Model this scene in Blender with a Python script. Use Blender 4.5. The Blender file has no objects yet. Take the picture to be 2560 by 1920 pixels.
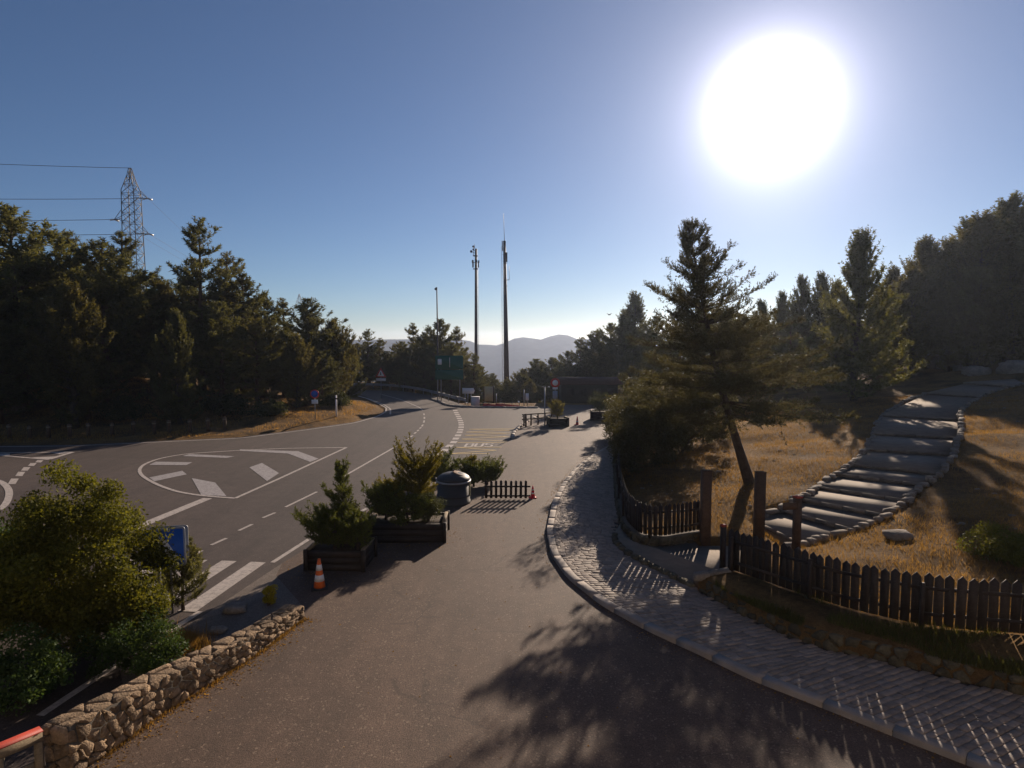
import bpy, bmesh, math
import numpy as np
from mathutils import Vector, Matrix

# ------------------------------------------------------------------ camera, sky, sun, exposure
sc = bpy.context.scene
COL = sc.collection
CAM_H, FPX, HOR = 6.6, 1555.0, 850.0
PITCH = math.atan((960 - HOR) / FPX)
cam_d = bpy.data.cameras.new('camera'); cam = bpy.data.objects.new('camera', cam_d); COL.objects.link(cam)
cam.location = (0, 0, CAM_H); cam.rotation_euler = (math.pi / 2 - PITCH, 0, 0)
cam_d.sensor_width = 36.0; cam_d.lens = 36.0 * FPX / 2560.0
cam_d.clip_start = 0.1; cam_d.clip_end = 30000
sc.camera = cam

def ray(px, py):
    u, v = px - 1280.0, 960.0 - py
    c, s = math.cos(PITCH), math.sin(PITCH)
    return np.array([u, FPX * c + v * s, -FPX * s + v * c])

def G(px, py, z=0.0):
    d = ray(px, py); t = (z - CAM_H) / d[2]
    return np.array([d[0] * t, d[1] * t, z])

def AT(px, py, y):
    d = ray(px, py); t = y / d[1]
    return np.array([d[0] * t, y, CAM_H + d[2] * t])

SUN = ray(1928, 268); SUN = SUN / np.linalg.norm(SUN)
SUN_EL = math.asin(SUN[2]); SUN_AZ = math.atan2(SUN[0], SUN[1])

world = bpy.data.worlds.new('World'); sc.world = world; world.use_nodes = True
wn = world.node_tree.nodes; wl = world.node_tree.links; wn.clear()
w_out = wn.new('ShaderNodeOutputWorld'); w_bg = wn.new('ShaderNodeBackground')
sky = wn.new('ShaderNodeTexSky'); sky.sky_type = 'NISHITA'; sky.sun_disc = False
sky.sun_elevation = SUN_EL; sky.sun_rotation = SUN_AZ
sky.altitude = 1800; sky.air_density = 1.0; sky.dust_density = 0.6; sky.ozone_density = 2.5
SKY_STRENGTH = 0.05
w_bg.inputs['Strength'].default_value = SKY_STRENGTH
# camera glare of the overexposed sun, painted into the sky around its direction
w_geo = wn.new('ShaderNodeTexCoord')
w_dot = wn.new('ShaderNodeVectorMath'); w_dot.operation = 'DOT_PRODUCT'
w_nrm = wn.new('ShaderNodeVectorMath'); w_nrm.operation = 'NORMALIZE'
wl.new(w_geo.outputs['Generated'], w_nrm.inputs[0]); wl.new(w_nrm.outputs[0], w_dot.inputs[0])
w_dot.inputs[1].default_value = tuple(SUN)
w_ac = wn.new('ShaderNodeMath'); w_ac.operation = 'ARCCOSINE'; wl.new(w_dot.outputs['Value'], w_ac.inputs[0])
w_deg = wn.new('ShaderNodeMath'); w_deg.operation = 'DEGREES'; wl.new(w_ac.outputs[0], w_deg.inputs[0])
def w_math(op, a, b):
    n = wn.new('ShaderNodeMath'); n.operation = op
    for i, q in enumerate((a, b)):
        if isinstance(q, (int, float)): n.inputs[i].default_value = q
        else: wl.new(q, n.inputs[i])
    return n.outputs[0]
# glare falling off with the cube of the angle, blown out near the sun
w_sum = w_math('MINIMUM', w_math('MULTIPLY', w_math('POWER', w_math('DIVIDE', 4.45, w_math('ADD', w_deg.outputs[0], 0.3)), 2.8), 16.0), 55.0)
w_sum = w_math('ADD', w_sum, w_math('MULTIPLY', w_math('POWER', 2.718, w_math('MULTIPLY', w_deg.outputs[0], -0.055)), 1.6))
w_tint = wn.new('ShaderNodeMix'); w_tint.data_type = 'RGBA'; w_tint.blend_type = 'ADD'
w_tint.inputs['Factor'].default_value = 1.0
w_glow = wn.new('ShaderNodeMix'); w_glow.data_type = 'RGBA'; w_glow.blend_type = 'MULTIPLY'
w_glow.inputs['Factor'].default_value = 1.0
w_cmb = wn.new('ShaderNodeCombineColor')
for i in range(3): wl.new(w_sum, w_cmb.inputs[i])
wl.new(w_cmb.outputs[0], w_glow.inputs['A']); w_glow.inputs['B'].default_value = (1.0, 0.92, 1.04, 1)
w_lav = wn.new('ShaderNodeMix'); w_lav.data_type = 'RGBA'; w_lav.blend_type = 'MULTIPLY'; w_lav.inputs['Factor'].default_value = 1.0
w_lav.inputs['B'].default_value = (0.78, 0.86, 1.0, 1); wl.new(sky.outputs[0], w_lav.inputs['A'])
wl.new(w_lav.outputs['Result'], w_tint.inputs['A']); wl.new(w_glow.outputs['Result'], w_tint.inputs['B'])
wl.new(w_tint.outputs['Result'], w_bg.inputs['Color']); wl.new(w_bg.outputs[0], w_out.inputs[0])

sun_d = bpy.data.lights.new('sun', 'SUN'); sun_d.energy = 5.0; sun_d.angle = math.radians(0.53)
sun_d.color = (1.0, 0.83, 0.66)
sun = bpy.data.objects.new('sun', sun_d); COL.objects.link(sun)
sun.rotation_euler = Vector(-SUN).to_track_quat('-Z', 'Y').to_euler()
sun.location = (20, 40, 60)

sc.view_settings.view_transform = 'Standard'; sc.view_settings.look = 'None'
sc.view_settings.exposure = 0.46; sc.view_settings.gamma = 1.0
sc.view_settings.use_curve_mapping = False
sc.cycles.use_denoising = True
sc.cycles.max_bounces = 6; sc.cycles.diffuse_bounces = 3; sc.cycles.glossy_bounces = 2
sc.cycles.transmission_bounces = 3; sc.cycles.transparent_max_bounces = 8; sc.cycles.volume_bounces = 1
sc.cycles.sample_clamp_indirect = 4.0

rng = np.random.default_rng(7)

# ------------------------------------------------------------------ materials
MATS = {}
def new_mat(name):
    m = bpy.data.materials.new(name); m.use_nodes = True
    nt = m.node_tree; nt.nodes.clear()
    o = nt.nodes.new('ShaderNodeOutputMaterial')
    MATS[name] = m
    return m, nt, o

def N(nt, t, **kw):
    n = nt.nodes.new(t)
    for k, v in kw.items(): setattr(n, k, v)
    return n

def noise(nt, vec, scale, detail=4, rough=0.6, dist=0.0):
    n = N(nt, 'ShaderNodeTexNoise'); n.inputs['Scale'].default_value = scale
    n.inputs['Detail'].default_value = detail; n.inputs['Roughness'].default_value = rough
    n.inputs['Distortion'].default_value = dist
    if vec is not None: nt.links.new(vec, n.inputs['Vector'])
    return n.outputs['Fac']

def ramp(nt, fac, stops, interp='LINEAR'):
    r = N(nt, 'ShaderNodeValToRGB'); r.color_ramp.interpolation = interp
    e = r.color_ramp.elements
    while len(e) < len(stops): e.new(0.5)
    for i, (p, c) in enumerate(stops):
        e[i].position = p
        e[i].color = (c[0], c[1], c[2], 1) if hasattr(c, '__len__') else (c, c, c, 1)
    nt.links.new(fac, r.inputs[0])
    return r.outputs[0]

def mixc(nt, a, b, fac, mode='MIX'):
    n = N(nt, 'ShaderNodeMix'); n.data_type = 'RGBA'; n.blend_type = mode
    for k, q in (('A', a), ('B', b), ('Factor', fac)):
        if isinstance(q, (int, float)):
            n.inputs[k].default_value = q if k == 'Factor' else (q, q, q, 1)
        elif isinstance(q, tuple): n.inputs[k].default_value = (q[0], q[1], q[2], 1)
        else: nt.links.new(q, n.inputs[k])
    return n.outputs['Result']

def bump(nt, h, strength, dist=0.02):
    b = N(nt, 'ShaderNodeBump'); b.inputs['Strength'].default_value = strength
    b.inputs['Distance'].default_value = dist
    nt.links.new(h, b.inputs['Height'])
    return b.outputs[0]

def scale3(c, k): return (c[0] * k, c[1] * k, c[2] * k)

def plain(name, col, rough=0.8, var=0.25, scale=6.0, bmp=0.3, metal=0.0, fine=60.0, spec=0.3, island=0.0, bdist=0.01):
    m, nt, o = new_mat(name)
    tc = N(nt, 'ShaderNodeTexCoord')
    n1 = noise(nt, tc.outputs['Object'], scale, 5)
    c = ramp(nt, n1, [(0.25, scale3(col, 1 - var)), (0.75, scale3(col, 1 + var))])
    n2 = noise(nt, tc.outputs['Object'], fine, 3)
    c = mixc(nt, c, ramp(nt, n2, [(0.3, 0.75), (0.7, 1.2)]), 0.6, 'MULTIPLY')
    if island > 0:
        g = N(nt, 'ShaderNodeNewGeometry')
        c = mixc(nt, c, ramp(nt, g.outputs['Random Per Island'], [(0, 1 - island), (1, 1 + island)]), 1.0, 'MULTIPLY')
        oi = N(nt, 'ShaderNodeObjectInfo')
        c = mixc(nt, c, ramp(nt, oi.outputs['Random'], [(0, 1 - island), (1, 1 + island)]), 1.0, 'MULTIPLY')
    p = N(nt, 'ShaderNodeBsdfPrincipled')
    nt.links.new(c, p.inputs['Base Color'])
    p.inputs['Roughness'].default_value = rough; p.inputs['Metallic'].default_value = metal
    p.inputs['Specular IOR Level'].default_value = spec
    if bmp > 0:
        nt.links.new(bump(nt, n2, bmp, bdist), p.inputs['Normal'])
    nt.links.new(p.outputs[0], o.inputs[0])
    return m

def leafy(name, c1, c2, trans=0.35, tcol=None, rough=0.6):
    m, nt, o = new_mat(name)
    g = N(nt, 'ShaderNodeNewGeometry'); tc = N(nt, 'ShaderNodeTexCoord')
    oi = N(nt, 'ShaderNodeObjectInfo')
    n1 = noise(nt, tc.outputs['Object'], 0.9, 3)
    a = mixc(nt, c1, c2, g.outputs['Random Per Island'])
    a = mixc(nt, a, ramp(nt, n1, [(0.3, 0.7), (0.7, 1.3)]), 1.0, 'MULTIPLY')
    a = mixc(nt, a, ramp(nt, oi.outputs['Random'], [(0, 0.8), (1, 1.2)]), 1.0, 'MULTIPLY')
    d = N(nt, 'ShaderNodeBsdfPrincipled'); nt.links.new(a, d.inputs['Base Color'])
    d.inputs['Roughness'].default_value = rough; d.inputs['Specular IOR Level'].default_value = 0.1
    t = N(nt, 'ShaderNodeBsdfTranslucent')
    if tcol is None: nt.links.new(mixc(nt, a, (1.5, 1.4, 0.6), 1.0, 'MULTIPLY'), t.inputs['Color'])
    else: t.inputs['Color'].default_value = (*tcol, 1)
    mx = N(nt, 'ShaderNodeMixShader'); mx.inputs[0].default_value = trans
    nt.links.new(d.outputs[0], mx.inputs[1]); nt.links.new(t.outputs[0], mx.inputs[2])
    nt.links.new(mx.outputs[0], o.inputs[0])
    return m

def asphalt(name, col, spk, crack=0.5, patch=0.25, rough=0.78):
    m, nt, o = new_mat(name)
    tc = N(nt, 'ShaderNodeTexCoord'); v = tc.outputs['Object']
    big = noise(nt, v, 0.16, 5, 0.65, 0.6)
    c = ramp(nt, big, [(0.3, scale3(col, 1 - patch)), (0.7, scale3(col, 1 + patch))])
    mid = noise(nt, v, 2.2, 5, 0.7)
    c = mixc(nt, c, ramp(nt, mid, [(0.3, 0.8), (0.7, 1.16)]), 1.0, 'MULTIPLY')
    fine = noise(nt, v, 38, 4, 0.85)
    c = mixc(nt, c, ramp(nt, fine, [(0.36, 0.45), (0.5, 1.0), (0.64, 1.6)]), 0.9, 'MULTIPLY')
    vo = N(nt, 'ShaderNodeTexVoronoi'); vo.inputs['Scale'].default_value = 30; nt.links.new(v, vo.inputs['Vector'])
    sp = ramp(nt, vo.outputs['Color'], [(0.80, 0.0), (0.9, 1.0)])
    c = mixc(nt, c, spk, mixc(nt, (0, 0, 0), sp, 0.42))
    mp = N(nt, 'ShaderNodeMapping'); nt.links.new(v, mp.inputs['Vector']); mp.inputs['Rotation'].default_value = (0, 0, math.radians(-24)); mp.inputs['Scale'].default_value = (1.3, .07, 1)
    c = mixc(nt, c, ramp(nt, noise(nt, mp.outputs[0], 1.0, 4, 0.6, 0.3), [(0.35, 0.80), (0.55, 1.0), (0.75, 1.1)]), 0.8, 'MULTIPLY')
    vp = N(nt, 'ShaderNodeTexVoronoi'); vp.distance = 'CHEBYCHEV'; vp.inputs['Scale'].default_value = 0.13; nt.links.new(v, vp.inputs['Vector'])
    c = mixc(nt, c, ramp(nt, vp.outputs['Color'], [(0.0, 0.86), (1.0, 1.1)]), 0.9, 'MULTIPLY')
    oil = ramp(nt, noise(nt, v, 0.9, 5, 0.6), [(0.62, 1.0), (0.74, 0.72)])
    c = mixc(nt, c, oil, 1.0, 'MULTIPLY')
    # fine cracks in the old surface
    wv = N(nt, 'ShaderNodeTexNoise'); wv.inputs['Scale'].default_value = 0.5; wv.inputs['Detail'].default_value = 6
    nt.links.new(v, wv.inputs['Vector'])
    add = N(nt, 'ShaderNodeVectorMath'); add.operation = 'MULTIPLY_ADD'
    nt.links.new(wv.outputs['Color'], add.inputs[0]); add.inputs[1].default_value = (2.2, 2.2, 0); nt.links.new(v, add.inputs[2])
    ve = N(nt, 'ShaderNodeTexVoronoi'); ve.feature = 'DISTANCE_TO_EDGE'; ve.inputs['Scale'].default_value = 0.26
    nt.links.new(add.outputs[0], ve.inputs['Vector'])
    cr = ramp(nt, ve.outputs['Distance'], [(0.0, 1.0), (0.009, 0.0)])
    gate = ramp(nt, noise(nt, v, 0.35, 3), [(0.47, 0.0), (0.56, 1.0)])
    cm = mixc(nt, cr, gate, 1.0, 'MULTIPLY')
    c = mixc(nt, c, scale3(col, 0.35), mixc(nt, (0, 0, 0), cm, crack))
    p = N(nt, 'ShaderNodeBsdfPrincipled'); nt.links.new(c, p.inputs['Base Color'])
    p.inputs['Roughness'].default_value = rough; p.inputs['Specular IOR Level'].default_value = 0.35
    nt.links.new(bump(nt, fine, 0.75, 0.012), p.inputs['Normal'])
    nt.links.new(p.outputs[0], o.inputs[0])
    return m

def paint(name, col, wear=0.5, under=(0.07, 0.062, 0.058)):
    m, nt, o = new_mat(name)
    tc = N(nt, 'ShaderNodeTexCoord'); v = tc.outputs['Object']
    w = noise(nt, v, 7, 8, 0.78)
    f = ramp(nt, w, [(0.28 + 0.16 * (1 - wear), 1.0), (0.40 + 0.24 * wear, 0.0)])
    c = mixc(nt, col, under, mixc(nt, (0, 0, 0), f, wear))
    fine = noise(nt, v, 55, 3, 0.8)
    c = mixc(nt, c, ramp(nt, fine, [(0.35, 0.7), (0.65, 1.15)]), 0.8, 'MULTIPLY')
    p = N(nt, 'ShaderNodeBsdfPrincipled'); nt.links.new(c, p.inputs['Base Color'])
    p.inputs['Roughness'].default_value = 0.7
    nt.links.new(bump(nt, fine, 0.4, 0.01), p.inputs['Normal'])
    nt.links.new(p.outputs[0], o.inputs[0])
    return m

def ground_mat():
    m, nt, o = new_mat('dry_grass_ground')
    tc = N(nt, 'ShaderNodeTexCoord'); v = tc.outputs['Object']
    a = noise(nt, v, 0.35, 6, 0.65)
    c = ramp(nt, a, [(0.30, (0.055, 0.042, 0.022)), (0.45, (0.16, 0.092, 0.038)), (0.62, (0.24, 0.14, 0.052)), (0.8, (0.16, 0.105, 0.042))])
    b = noise(nt, v, 5, 6, 0.75)
    c = mixc(nt, c, ramp(nt, b, [(0.3, 0.55), (0.7, 1.35)]), 0.9, 'MULTIPLY')
    d = noise(nt, v, 40, 4, 0.8)
    c = mixc(nt, c, ramp(nt, d, [(0.3, 0.6), (0.7, 1.4)]), 0.8, 'MULTIPLY')
    p = N(nt, 'ShaderNodeBsdfPrincipled'); nt.links.new(c, p.inputs['Base Color'])
    p.inputs['Roughness'].default_value = 0.95; p.inputs['Specular IOR Level'].default_value = 0.1
    mx = N(nt, 'ShaderNodeMath'); mx.operation = 'MULTIPLY_ADD'
    nt.links.new(b, mx.inputs[0]); mx.inputs[1].default_value = 2.0; nt.links.new(d, mx.inputs[2])
    nt.links.new(bump(nt, mx.outputs[0], 1.0, 0.05), p.inputs['Normal'])
    nt.links.new(p.outputs[0], o.inputs[0])
    return m

ground_mat()
asphalt('road_asphalt', (0.074, 0.053, 0.044), (0.17, 0.14, 0.12), 0.35, 0.15)
asphalt('forecourt_asphalt', (0.110, 0.068, 0.046), (0.36, 0.26, 0.18), 0.6, 0.20)
asphalt('pavement_asphalt', (0.16, 0.125, 0.10), (0.26, 0.2, 0.16), 0.5, 0.2)
paint('white_paint', (0.52, 0.45, 0.40), 0.62)
paint('worn_white_paint', (0.42, 0.38, 0.37), 0.75)
paint('yellow_paint', (0.60, 0.42, 0.15), 0.35)
plain('granite_sett', (0.26, 0.205, 0.165), 0.75, 0.25, 9, 0.6, fine=80, island=0.22)
plain('granite_kerb', (0.29, 0.245, 0.21), 0.8, 0.18, 3, 0.5, fine=90, island=0.08)
plain('joint_sand', (0.07, 0.06, 0.05), 0.95, 0.3, 8, 0.5)
plain('wall_stone', (0.225, 0.155, 0.095), 0.9, 0.5, 9, 1.0, fine=26, island=0.3, bdist=0.05)
plain('moss_stone', (0.085, 0.072, 0.046), 0.95, 0.5, 7, 1.0, fine=26, island=0.3, bdist=0.04)
plain('hill_stone', (0.19, 0.155, 0.12), 0.9, 0.3, 5, 0.9, fine=30, island=0.2, bdist=0.02)
plain('mortar', (0.10, 0.085, 0.068), 0.95, 0.3, 10, 0.6)
plain('step_concrete', (0.215, 0.170, 0.130), 0.9, 0.2, 2.5, 0.6, fine=45)
plain('dark_timber', (0.034, 0.024, 0.019), 0.7, 0.35, 5, 0.5, fine=40, island=0.25)
plain('brown_timber', (0.085, 0.05, 0.03), 0.75, 0.35, 5, 0.5, fine=40, island=0.2)
plain('weathered_timber', (0.22, 0.17, 0.11), 0.85, 0.3, 5, 0.5, fine=40)
plain('red_paint', (0.36, 0.055, 0.035), 0.6, 0.15, 4, 0.2)
plain('bark', (0.075, 0.055, 0.04), 0.95, 0.4, 6, 1.0, fine=22, bdist=0.03)
plain('pine_bark', (0.11, 0.065, 0.04), 0.95, 0.4, 3, 1.0, fine=14, bdist=0.03)
plain('galvanised_steel', (0.33, 0.33, 0.34), 0.5, 0.15, 3, 0.1, metal=0.6)
plain('dark_galvanised', (0.13, 0.13, 0.14), 0.6, 0.2, 3, 0.1)
plain('dark_steel', (0.07, 0.055, 0.055), 0.6, 0.2, 3, 0.1, metal=0.2)
plain('container_steel', (0.040, 0.035, 0.033), 0.55, 0.2, 3, 0.15, metal=0.1, spec=0.5)
plain('lid_rust', (0.30, 0.19, 0.11), 0.6, 0.3, 9, 0.3)
plain('grey_sheet', (0.30, 0.32, 0.36), 0.6, 0.2, 2, 0.1)
plain('sign_white', (0.72, 0.70, 0.68), 0.5, 0.05, 4, 0.0)
plain('sign_red', (0.55, 0.06, 0.045), 0.5, 0.08, 4, 0.0)
plain('sign_blue', (0.02, 0.09, 0.38), 0.45, 0.08, 4, 0.0)
plain('sign_green', (0.015, 0.10, 0.065), 0.5, 0.08, 4, 0.0)
plain('sign_black', (0.02, 0.02, 0.02), 0.5, 0.08, 4, 0.0)
plain('board_cream', (0.40, 0.36, 0.22), 0.7, 0.15, 3, 0.1)
plain('cone_orange', (0.75, 0.15, 0.03), 0.5, 0.12, 8, 0.05)
plain('cone_red', (0.70, 0.03, 0.05), 0.5, 0.12, 8, 0.05)
plain('cone_white', (0.75, 0.72, 0.70), 0.45, 0.08, 8, 0.05)
plain('black_rubber', (0.03, 0.03, 0.03), 0.7, 0.2, 8, 0.1)
plain('barrier_red', (0.60, 0.06, 0.05), 0.6, 0.12, 6, 0.1)
plain('white_block', (0.62, 0.60, 0.58), 0.8, 0.1, 5, 0.3)
plain('hut_wall', (0.035, 0.027, 0.022), 0.85, 0.2, 2, 0.3)
plain('roof_red', (0.075, 0.030, 0.024), 0.85, 0.2, 3, 0.3)
plain('roof_pale', (0.42, 0.37, 0.32), 0.85, 0.2, 3, 0.3)
plain('boulder', (0.24, 0.20, 0.165), 0.95, 0.35, 2.5, 1.0, fine=16, bdist=0.05)
plain('mountain_forest', (0.045, 0.058, 0.060), 1.0, 0.25, 0.012, 0.0, spec=0.0, fine=0.05)
plain('insulator', (0.5, 0.5, 0.5), 0.25, 0.1, 4, 0.0)
plain('bird_dark', (0.02, 0.02, 0.02), 0.8, 0.1, 4, 0.0)
plain('planter_soil', (0.05, 0.035, 0.022), 0.95, 0.3, 9, 0.8)
leafy('pine_needles', (0.080, 0.080, 0.038), (0.125, 0.120, 0.052), 0.42)
leafy('pine_needles_warm', (0.088, 0.080, 0.034), (0.135, 0.115, 0.048), 0.42)
leafy('spruce_needles', (0.070, 0.064, 0.040), (0.110, 0.098, 0.058), 0.38)
leafy('shrub_leaves', (0.080, 0.092, 0.018), (0.17, 0.16, 0.030), 0.42)
leafy('dull_leaves', (0.035, 0.042, 0.018), (0.07, 0.075, 0.03), 0.28)
leafy('thicket_leaves', (0.060, 0.056, 0.030), (0.10, 0.09, 0.045), 0.3)
leafy('ivy_leaves', (0.040, 0.075, 0.024), (0.085, 0.12, 0.040), 0.30)
leafy('yellow_leaves', (0.105, 0.098, 0.020), (0.19, 0.155, 0.030), 0.42)
leafy('juniper_leaves', (0.055, 0.075, 0.022), (0.115, 0.12, 0.034), 0.38)
leafy('broom_yellow', (0.30, 0.24, 0.02), (0.42, 0.34, 0.03), 0.4)
leafy('dry_grass_blades', (0.20, 0.112, 0.040), (0.32, 0.185, 0.072), 0.45)
leafy('green_grass_blades', (0.050, 0.056, 0.016), (0.115, 0.105, 0.032), 0.4)

# ------------------------------------------------------------------ mesh helpers
def mesh_arrays(name, V, F, mats, smooth=False, midx=None):
    """V (n,3); F list of equal-length index arrays (tris or quads, or a mix of lists)"""
    me = bpy.data.meshes.new(name)
    V = np.asarray(V, dtype=np.float32)
    if isinstance(F, np.ndarray):
        k = F.shape[1]; nf = F.shape[0]
        loops = F.astype(np.int32).ravel(); starts = np.arange(nf, dtype=np.int32) * k
    else:
        loops = np.array([i for f in F for i in f], dtype=np.int32)
        lens = np.array([len(f) for f in F], dtype=np.int32); nf = len(F)
        starts = np.concatenate([[0], np.cumsum(lens)[:-1]]).astype(np.int32)
    me.vertices.add(len(V)); me.vertices.foreach_set('co', V.ravel())
    me.loops.add(len(loops)); me.loops.foreach_set('vertex_index', loops)
    me.polygons.add(nf); me.polygons.foreach_set('loop_start', starts)
    if smooth: me.polygons.foreach_set('use_smooth', np.ones(nf, dtype=bool))
    for m in (mats if isinstance(mats, (list, tuple)) else [mats]): me.materials.append(MATS[m])
    if midx is not None: me.polygons.foreach_set('material_index', np.asarray(midx, dtype=np.int32))
    me.update(calc_edges=True)
    return me

def link(name, me, parent=None, loc=None, rotz=None):
    o = bpy.data.objects.new(name, me); COL.objects.link(o)
    if parent is not None: o.parent = parent
    if loc is not None: o.location = tuple(float(q) for q in loc)
    if rotz is not None: o.rotation_euler = (0, 0, rotz)
    return o

def tag(o, label, cat, group=None):
    o['label'] = label; o['category'] = cat
    if group: o['group'] = group
    return o

def struct(o): o['kind'] = 'structure'; return o
def stuff(o): o['kind'] = 'stuff'; return o

def thing(name, label, cat, loc=(0, 0, 0), rotz=0.0, group=None):
    o = bpy.data.objects.new(name, None); COL.objects.link(o)
    o.empty_display_size = 0.2
    o.location = tuple(float(q) for q in loc); o.rotation_euler = (0, 0, rotz)
    return tag(o, label, cat, group)

def copy_tree(o, parent=None):
    c = o.copy(); COL.objects.link(c); c.parent = parent
    for ch in list(o.children): copy_tree(ch, c)
    return c

class MB:
    def __init__(s): s.v = []; s.f = []
    def add(s, vs, fs):
        b = len(s.v); s.v.extend([tuple(map(float, q)) for q in vs]); s.f.extend([tuple(b + i for i in f) for f in fs]); return s
    def box(s, c, d, rot=0.0, M=None):
        x, y, z = d[0] / 2, d[1] / 2, d[2] / 2
        vs = [(-x, -y, -z), (x, -y, -z), (x, y, -z), (-x, y, -z), (-x, -y, z), (x, -y, z), (x, y, z), (-x, y, z)]
        cr, sr = math.cos(rot), math.sin(rot)
        out = []
        for a, b, e in vs:
            if M is not None:
                q = M @ Vector((a, b, e)); out.append((q.x + c[0], q.y + c[1], q.z + c[2]))
            else: out.append((c[0] + a * cr - b * sr, c[1] + a * sr + b * cr, c[2] + e))
        return s.add(out, [(3, 2, 1, 0), (4, 5, 6, 7), (0, 1, 5, 4), (1, 2, 6, 5), (2, 3, 7, 6), (3, 0, 4, 7)])
    def beam(s, a, b, w, h=None, up=(0, 0, 1)):
        a = Vector(a); b = Vector(b); d = b - a; L = d.length; d.normalize()
        u = Vector(up)
        if abs(d.dot(u)) > 0.98: u = Vector((1, 0, 0))
        r = d.cross(u).normalized(); t = r.cross(d).normalized(); h = h or w
        vs = []
        for p in (a, b):
            for i, j in ((-1, -1), (1, -1), (1, 1), (-1, 1)):
                vs.append(p + r * (i * w / 2) + t * (j * h / 2))
        return s.add(vs, [(3, 2, 1, 0), (4, 5, 6, 7), (0, 1, 5, 4), (1, 2, 6, 5), (2, 3, 7, 6), (3, 0, 4, 7)])
    def tube(s, pts, radii, n=8, cap=True):
        pts = [Vector(tuple(map(float, p))) for p in pts]; rings = []
        for i, p in enumerate(pts):
            d = (pts[min(i + 1, len(pts) - 1)] - pts[max(i - 1, 0)]).normalized()
            u = Vector((0, 0, 1)) if abs(d.z) < 0.95 else Vector((1, 0, 0))
            r = d.cross(u).normalized(); t = r.cross(d)
            rr = radii[i] if hasattr(radii, '__len__') else radii
            rings.append([p + (r * math.cos(2 * math.pi * k / n) + t * math.sin(2 * math.pi * k / n)) * rr for k in range(n)])
        b = len(s.v)
        for R in rings: s.v.extend([tuple(q) for q in R])
        for i in range(len(rings) - 1):
            for k in range(n):
                k2 = (k + 1) % n
                s.f.append((b + i * n + k, b + i * n + k2, b + (i + 1) * n + k2, b + (i + 1) * n + k))
        if cap:
            s.f.append(tuple(b + k for k in range(n))[::-1]); e = b + (len(rings) - 1) * n
            s.f.append(tuple(e + k for k in range(n)))
        return s
    def lathe(s, prof, n=24, c=(0, 0, 0)):
        b = len(s.v)
        for r, z in prof:
            for k in range(n):
                a = 2 * math.pi * k / n; s.v.append((c[0] + r * math.cos(a), c[1] + r * math.sin(a), c[2] + z))
        for i in range(len(prof) - 1):
            for k in range(n):
                k2 = (k + 1) % n
                s.f.append((b + i * n + k, b + i * n + k2, b + (i + 1) * n + k2, b + (i + 1) * n + k))
        s.f.append(tuple(b + k for k in range(n))[::-1]); e = b + (len(prof) - 1) * n
        s.f.append(tuple(e + k for k in range(n)))
        return s
    def prism(s, poly, z0, z1):
        """poly list of (x,y); z0,z1 number or list"""
        n = len(poly); b = len(s.v)
        a0 = z0 if hasattr(z0, '__len__') else [z0] * n; a1 = z1 if hasattr(z1, '__len__') else [z1] * n
        ar = sum(poly[i][0] * poly[(i + 1) % n][1] - poly[(i + 1) % n][0] * poly[i][1] for i in range(n))
        idx = list(range(n)) if ar > 0 else list(range(n))[::-1]
        for i in idx: s.v.append((float(poly[i][0]), float(poly[i][1]), float(a0[i])))
        for i in idx: s.v.append((float(poly[i][0]), float(poly[i][1]), float(a1[i])))
        s.f.append(tuple(b + i for i in range(n))[::-1]); s.f.append(tuple(b + n + i for i in range(n)))
        for i in range(n):
            j = (i + 1) % n; s.f.append((b + i, b + j, b + n + j, b + n + i))
        return s
    def mesh(s, name, mat, smooth=False): return mesh_arrays(name, s.v, s.f, mat, smooth)
    def obj(s, name, mat, parent=None, smooth=False, loc=None, rotz=None):
        return link(name, s.mesh(name, mat, smooth), parent, loc, rotz)

def sheet(name, poly, z, mat, parent=None):
    bm = bmesh.new()
    vs = [bm.verts.new((float(p[0]), float(p[1]), z)) for p in poly]
    f = bm.faces.new(vs); f.normal_update()
    if f.normal.z < 0: f.normal_flip()
    bmesh.ops.triangulate(bm, faces=[f])
    me = bpy.data.meshes.new(name); bm.to_mesh(me); bm.free(); me.materials.append(MATS[mat])
    return link(name, me, parent)

def resample(pts, step):
    pts = np.asarray(pts, float); d = np.r_[0, np.cumsum(np.linalg.norm(np.diff(pts, axis=0), axis=1))]
    n = max(2, int(d[-1] / step) + 1); t = np.linspace(0, d[-1], n)
    return np.stack([np.interp(t, d, pts[:, k]) for k in range(pts.shape[1])], 1)

def smooth_curve(pts, step, it=3):
    p = resample(pts, step * 2)
    for _ in range(it): p[1:-1] = 0.25 * p[:-2] + 0.5 * p[1:-1] + 0.25 * p[2:]
    # Catmull-Rom pass
    out = []
    q = np.vstack([2 * p[0] - p[1], p, 2 * p[-1] - p[-2]])
    for i in range(1, len(q) - 2):
        for t in np.linspace(0, 1, 4, endpoint=False):
            out.append(0.5 * ((2 * q[i]) + (-q[i - 1] + q[i + 1]) * t + (2 * q[i - 1] - 5 * q[i] + 4 * q[i + 1] - q[i + 2]) * t * t + (-q[i - 1] + 3 * q[i] - 3 * q[i + 1] + q[i + 2]) * t ** 3))
    out.append(q[-2])
    return resample(np.array(out), step)

def GL(L, z=0.0): return [G(a, b, z) for a, b in L]

def normals2d(p):
    t = np.gradient(p[:, :2], axis=0); t /= np.linalg.norm(t, axis=1, keepdims=True) + 1e-9
    return np.stack([t[:, 1], -t[:, 0]], 1)      # right-hand side of travel

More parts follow.
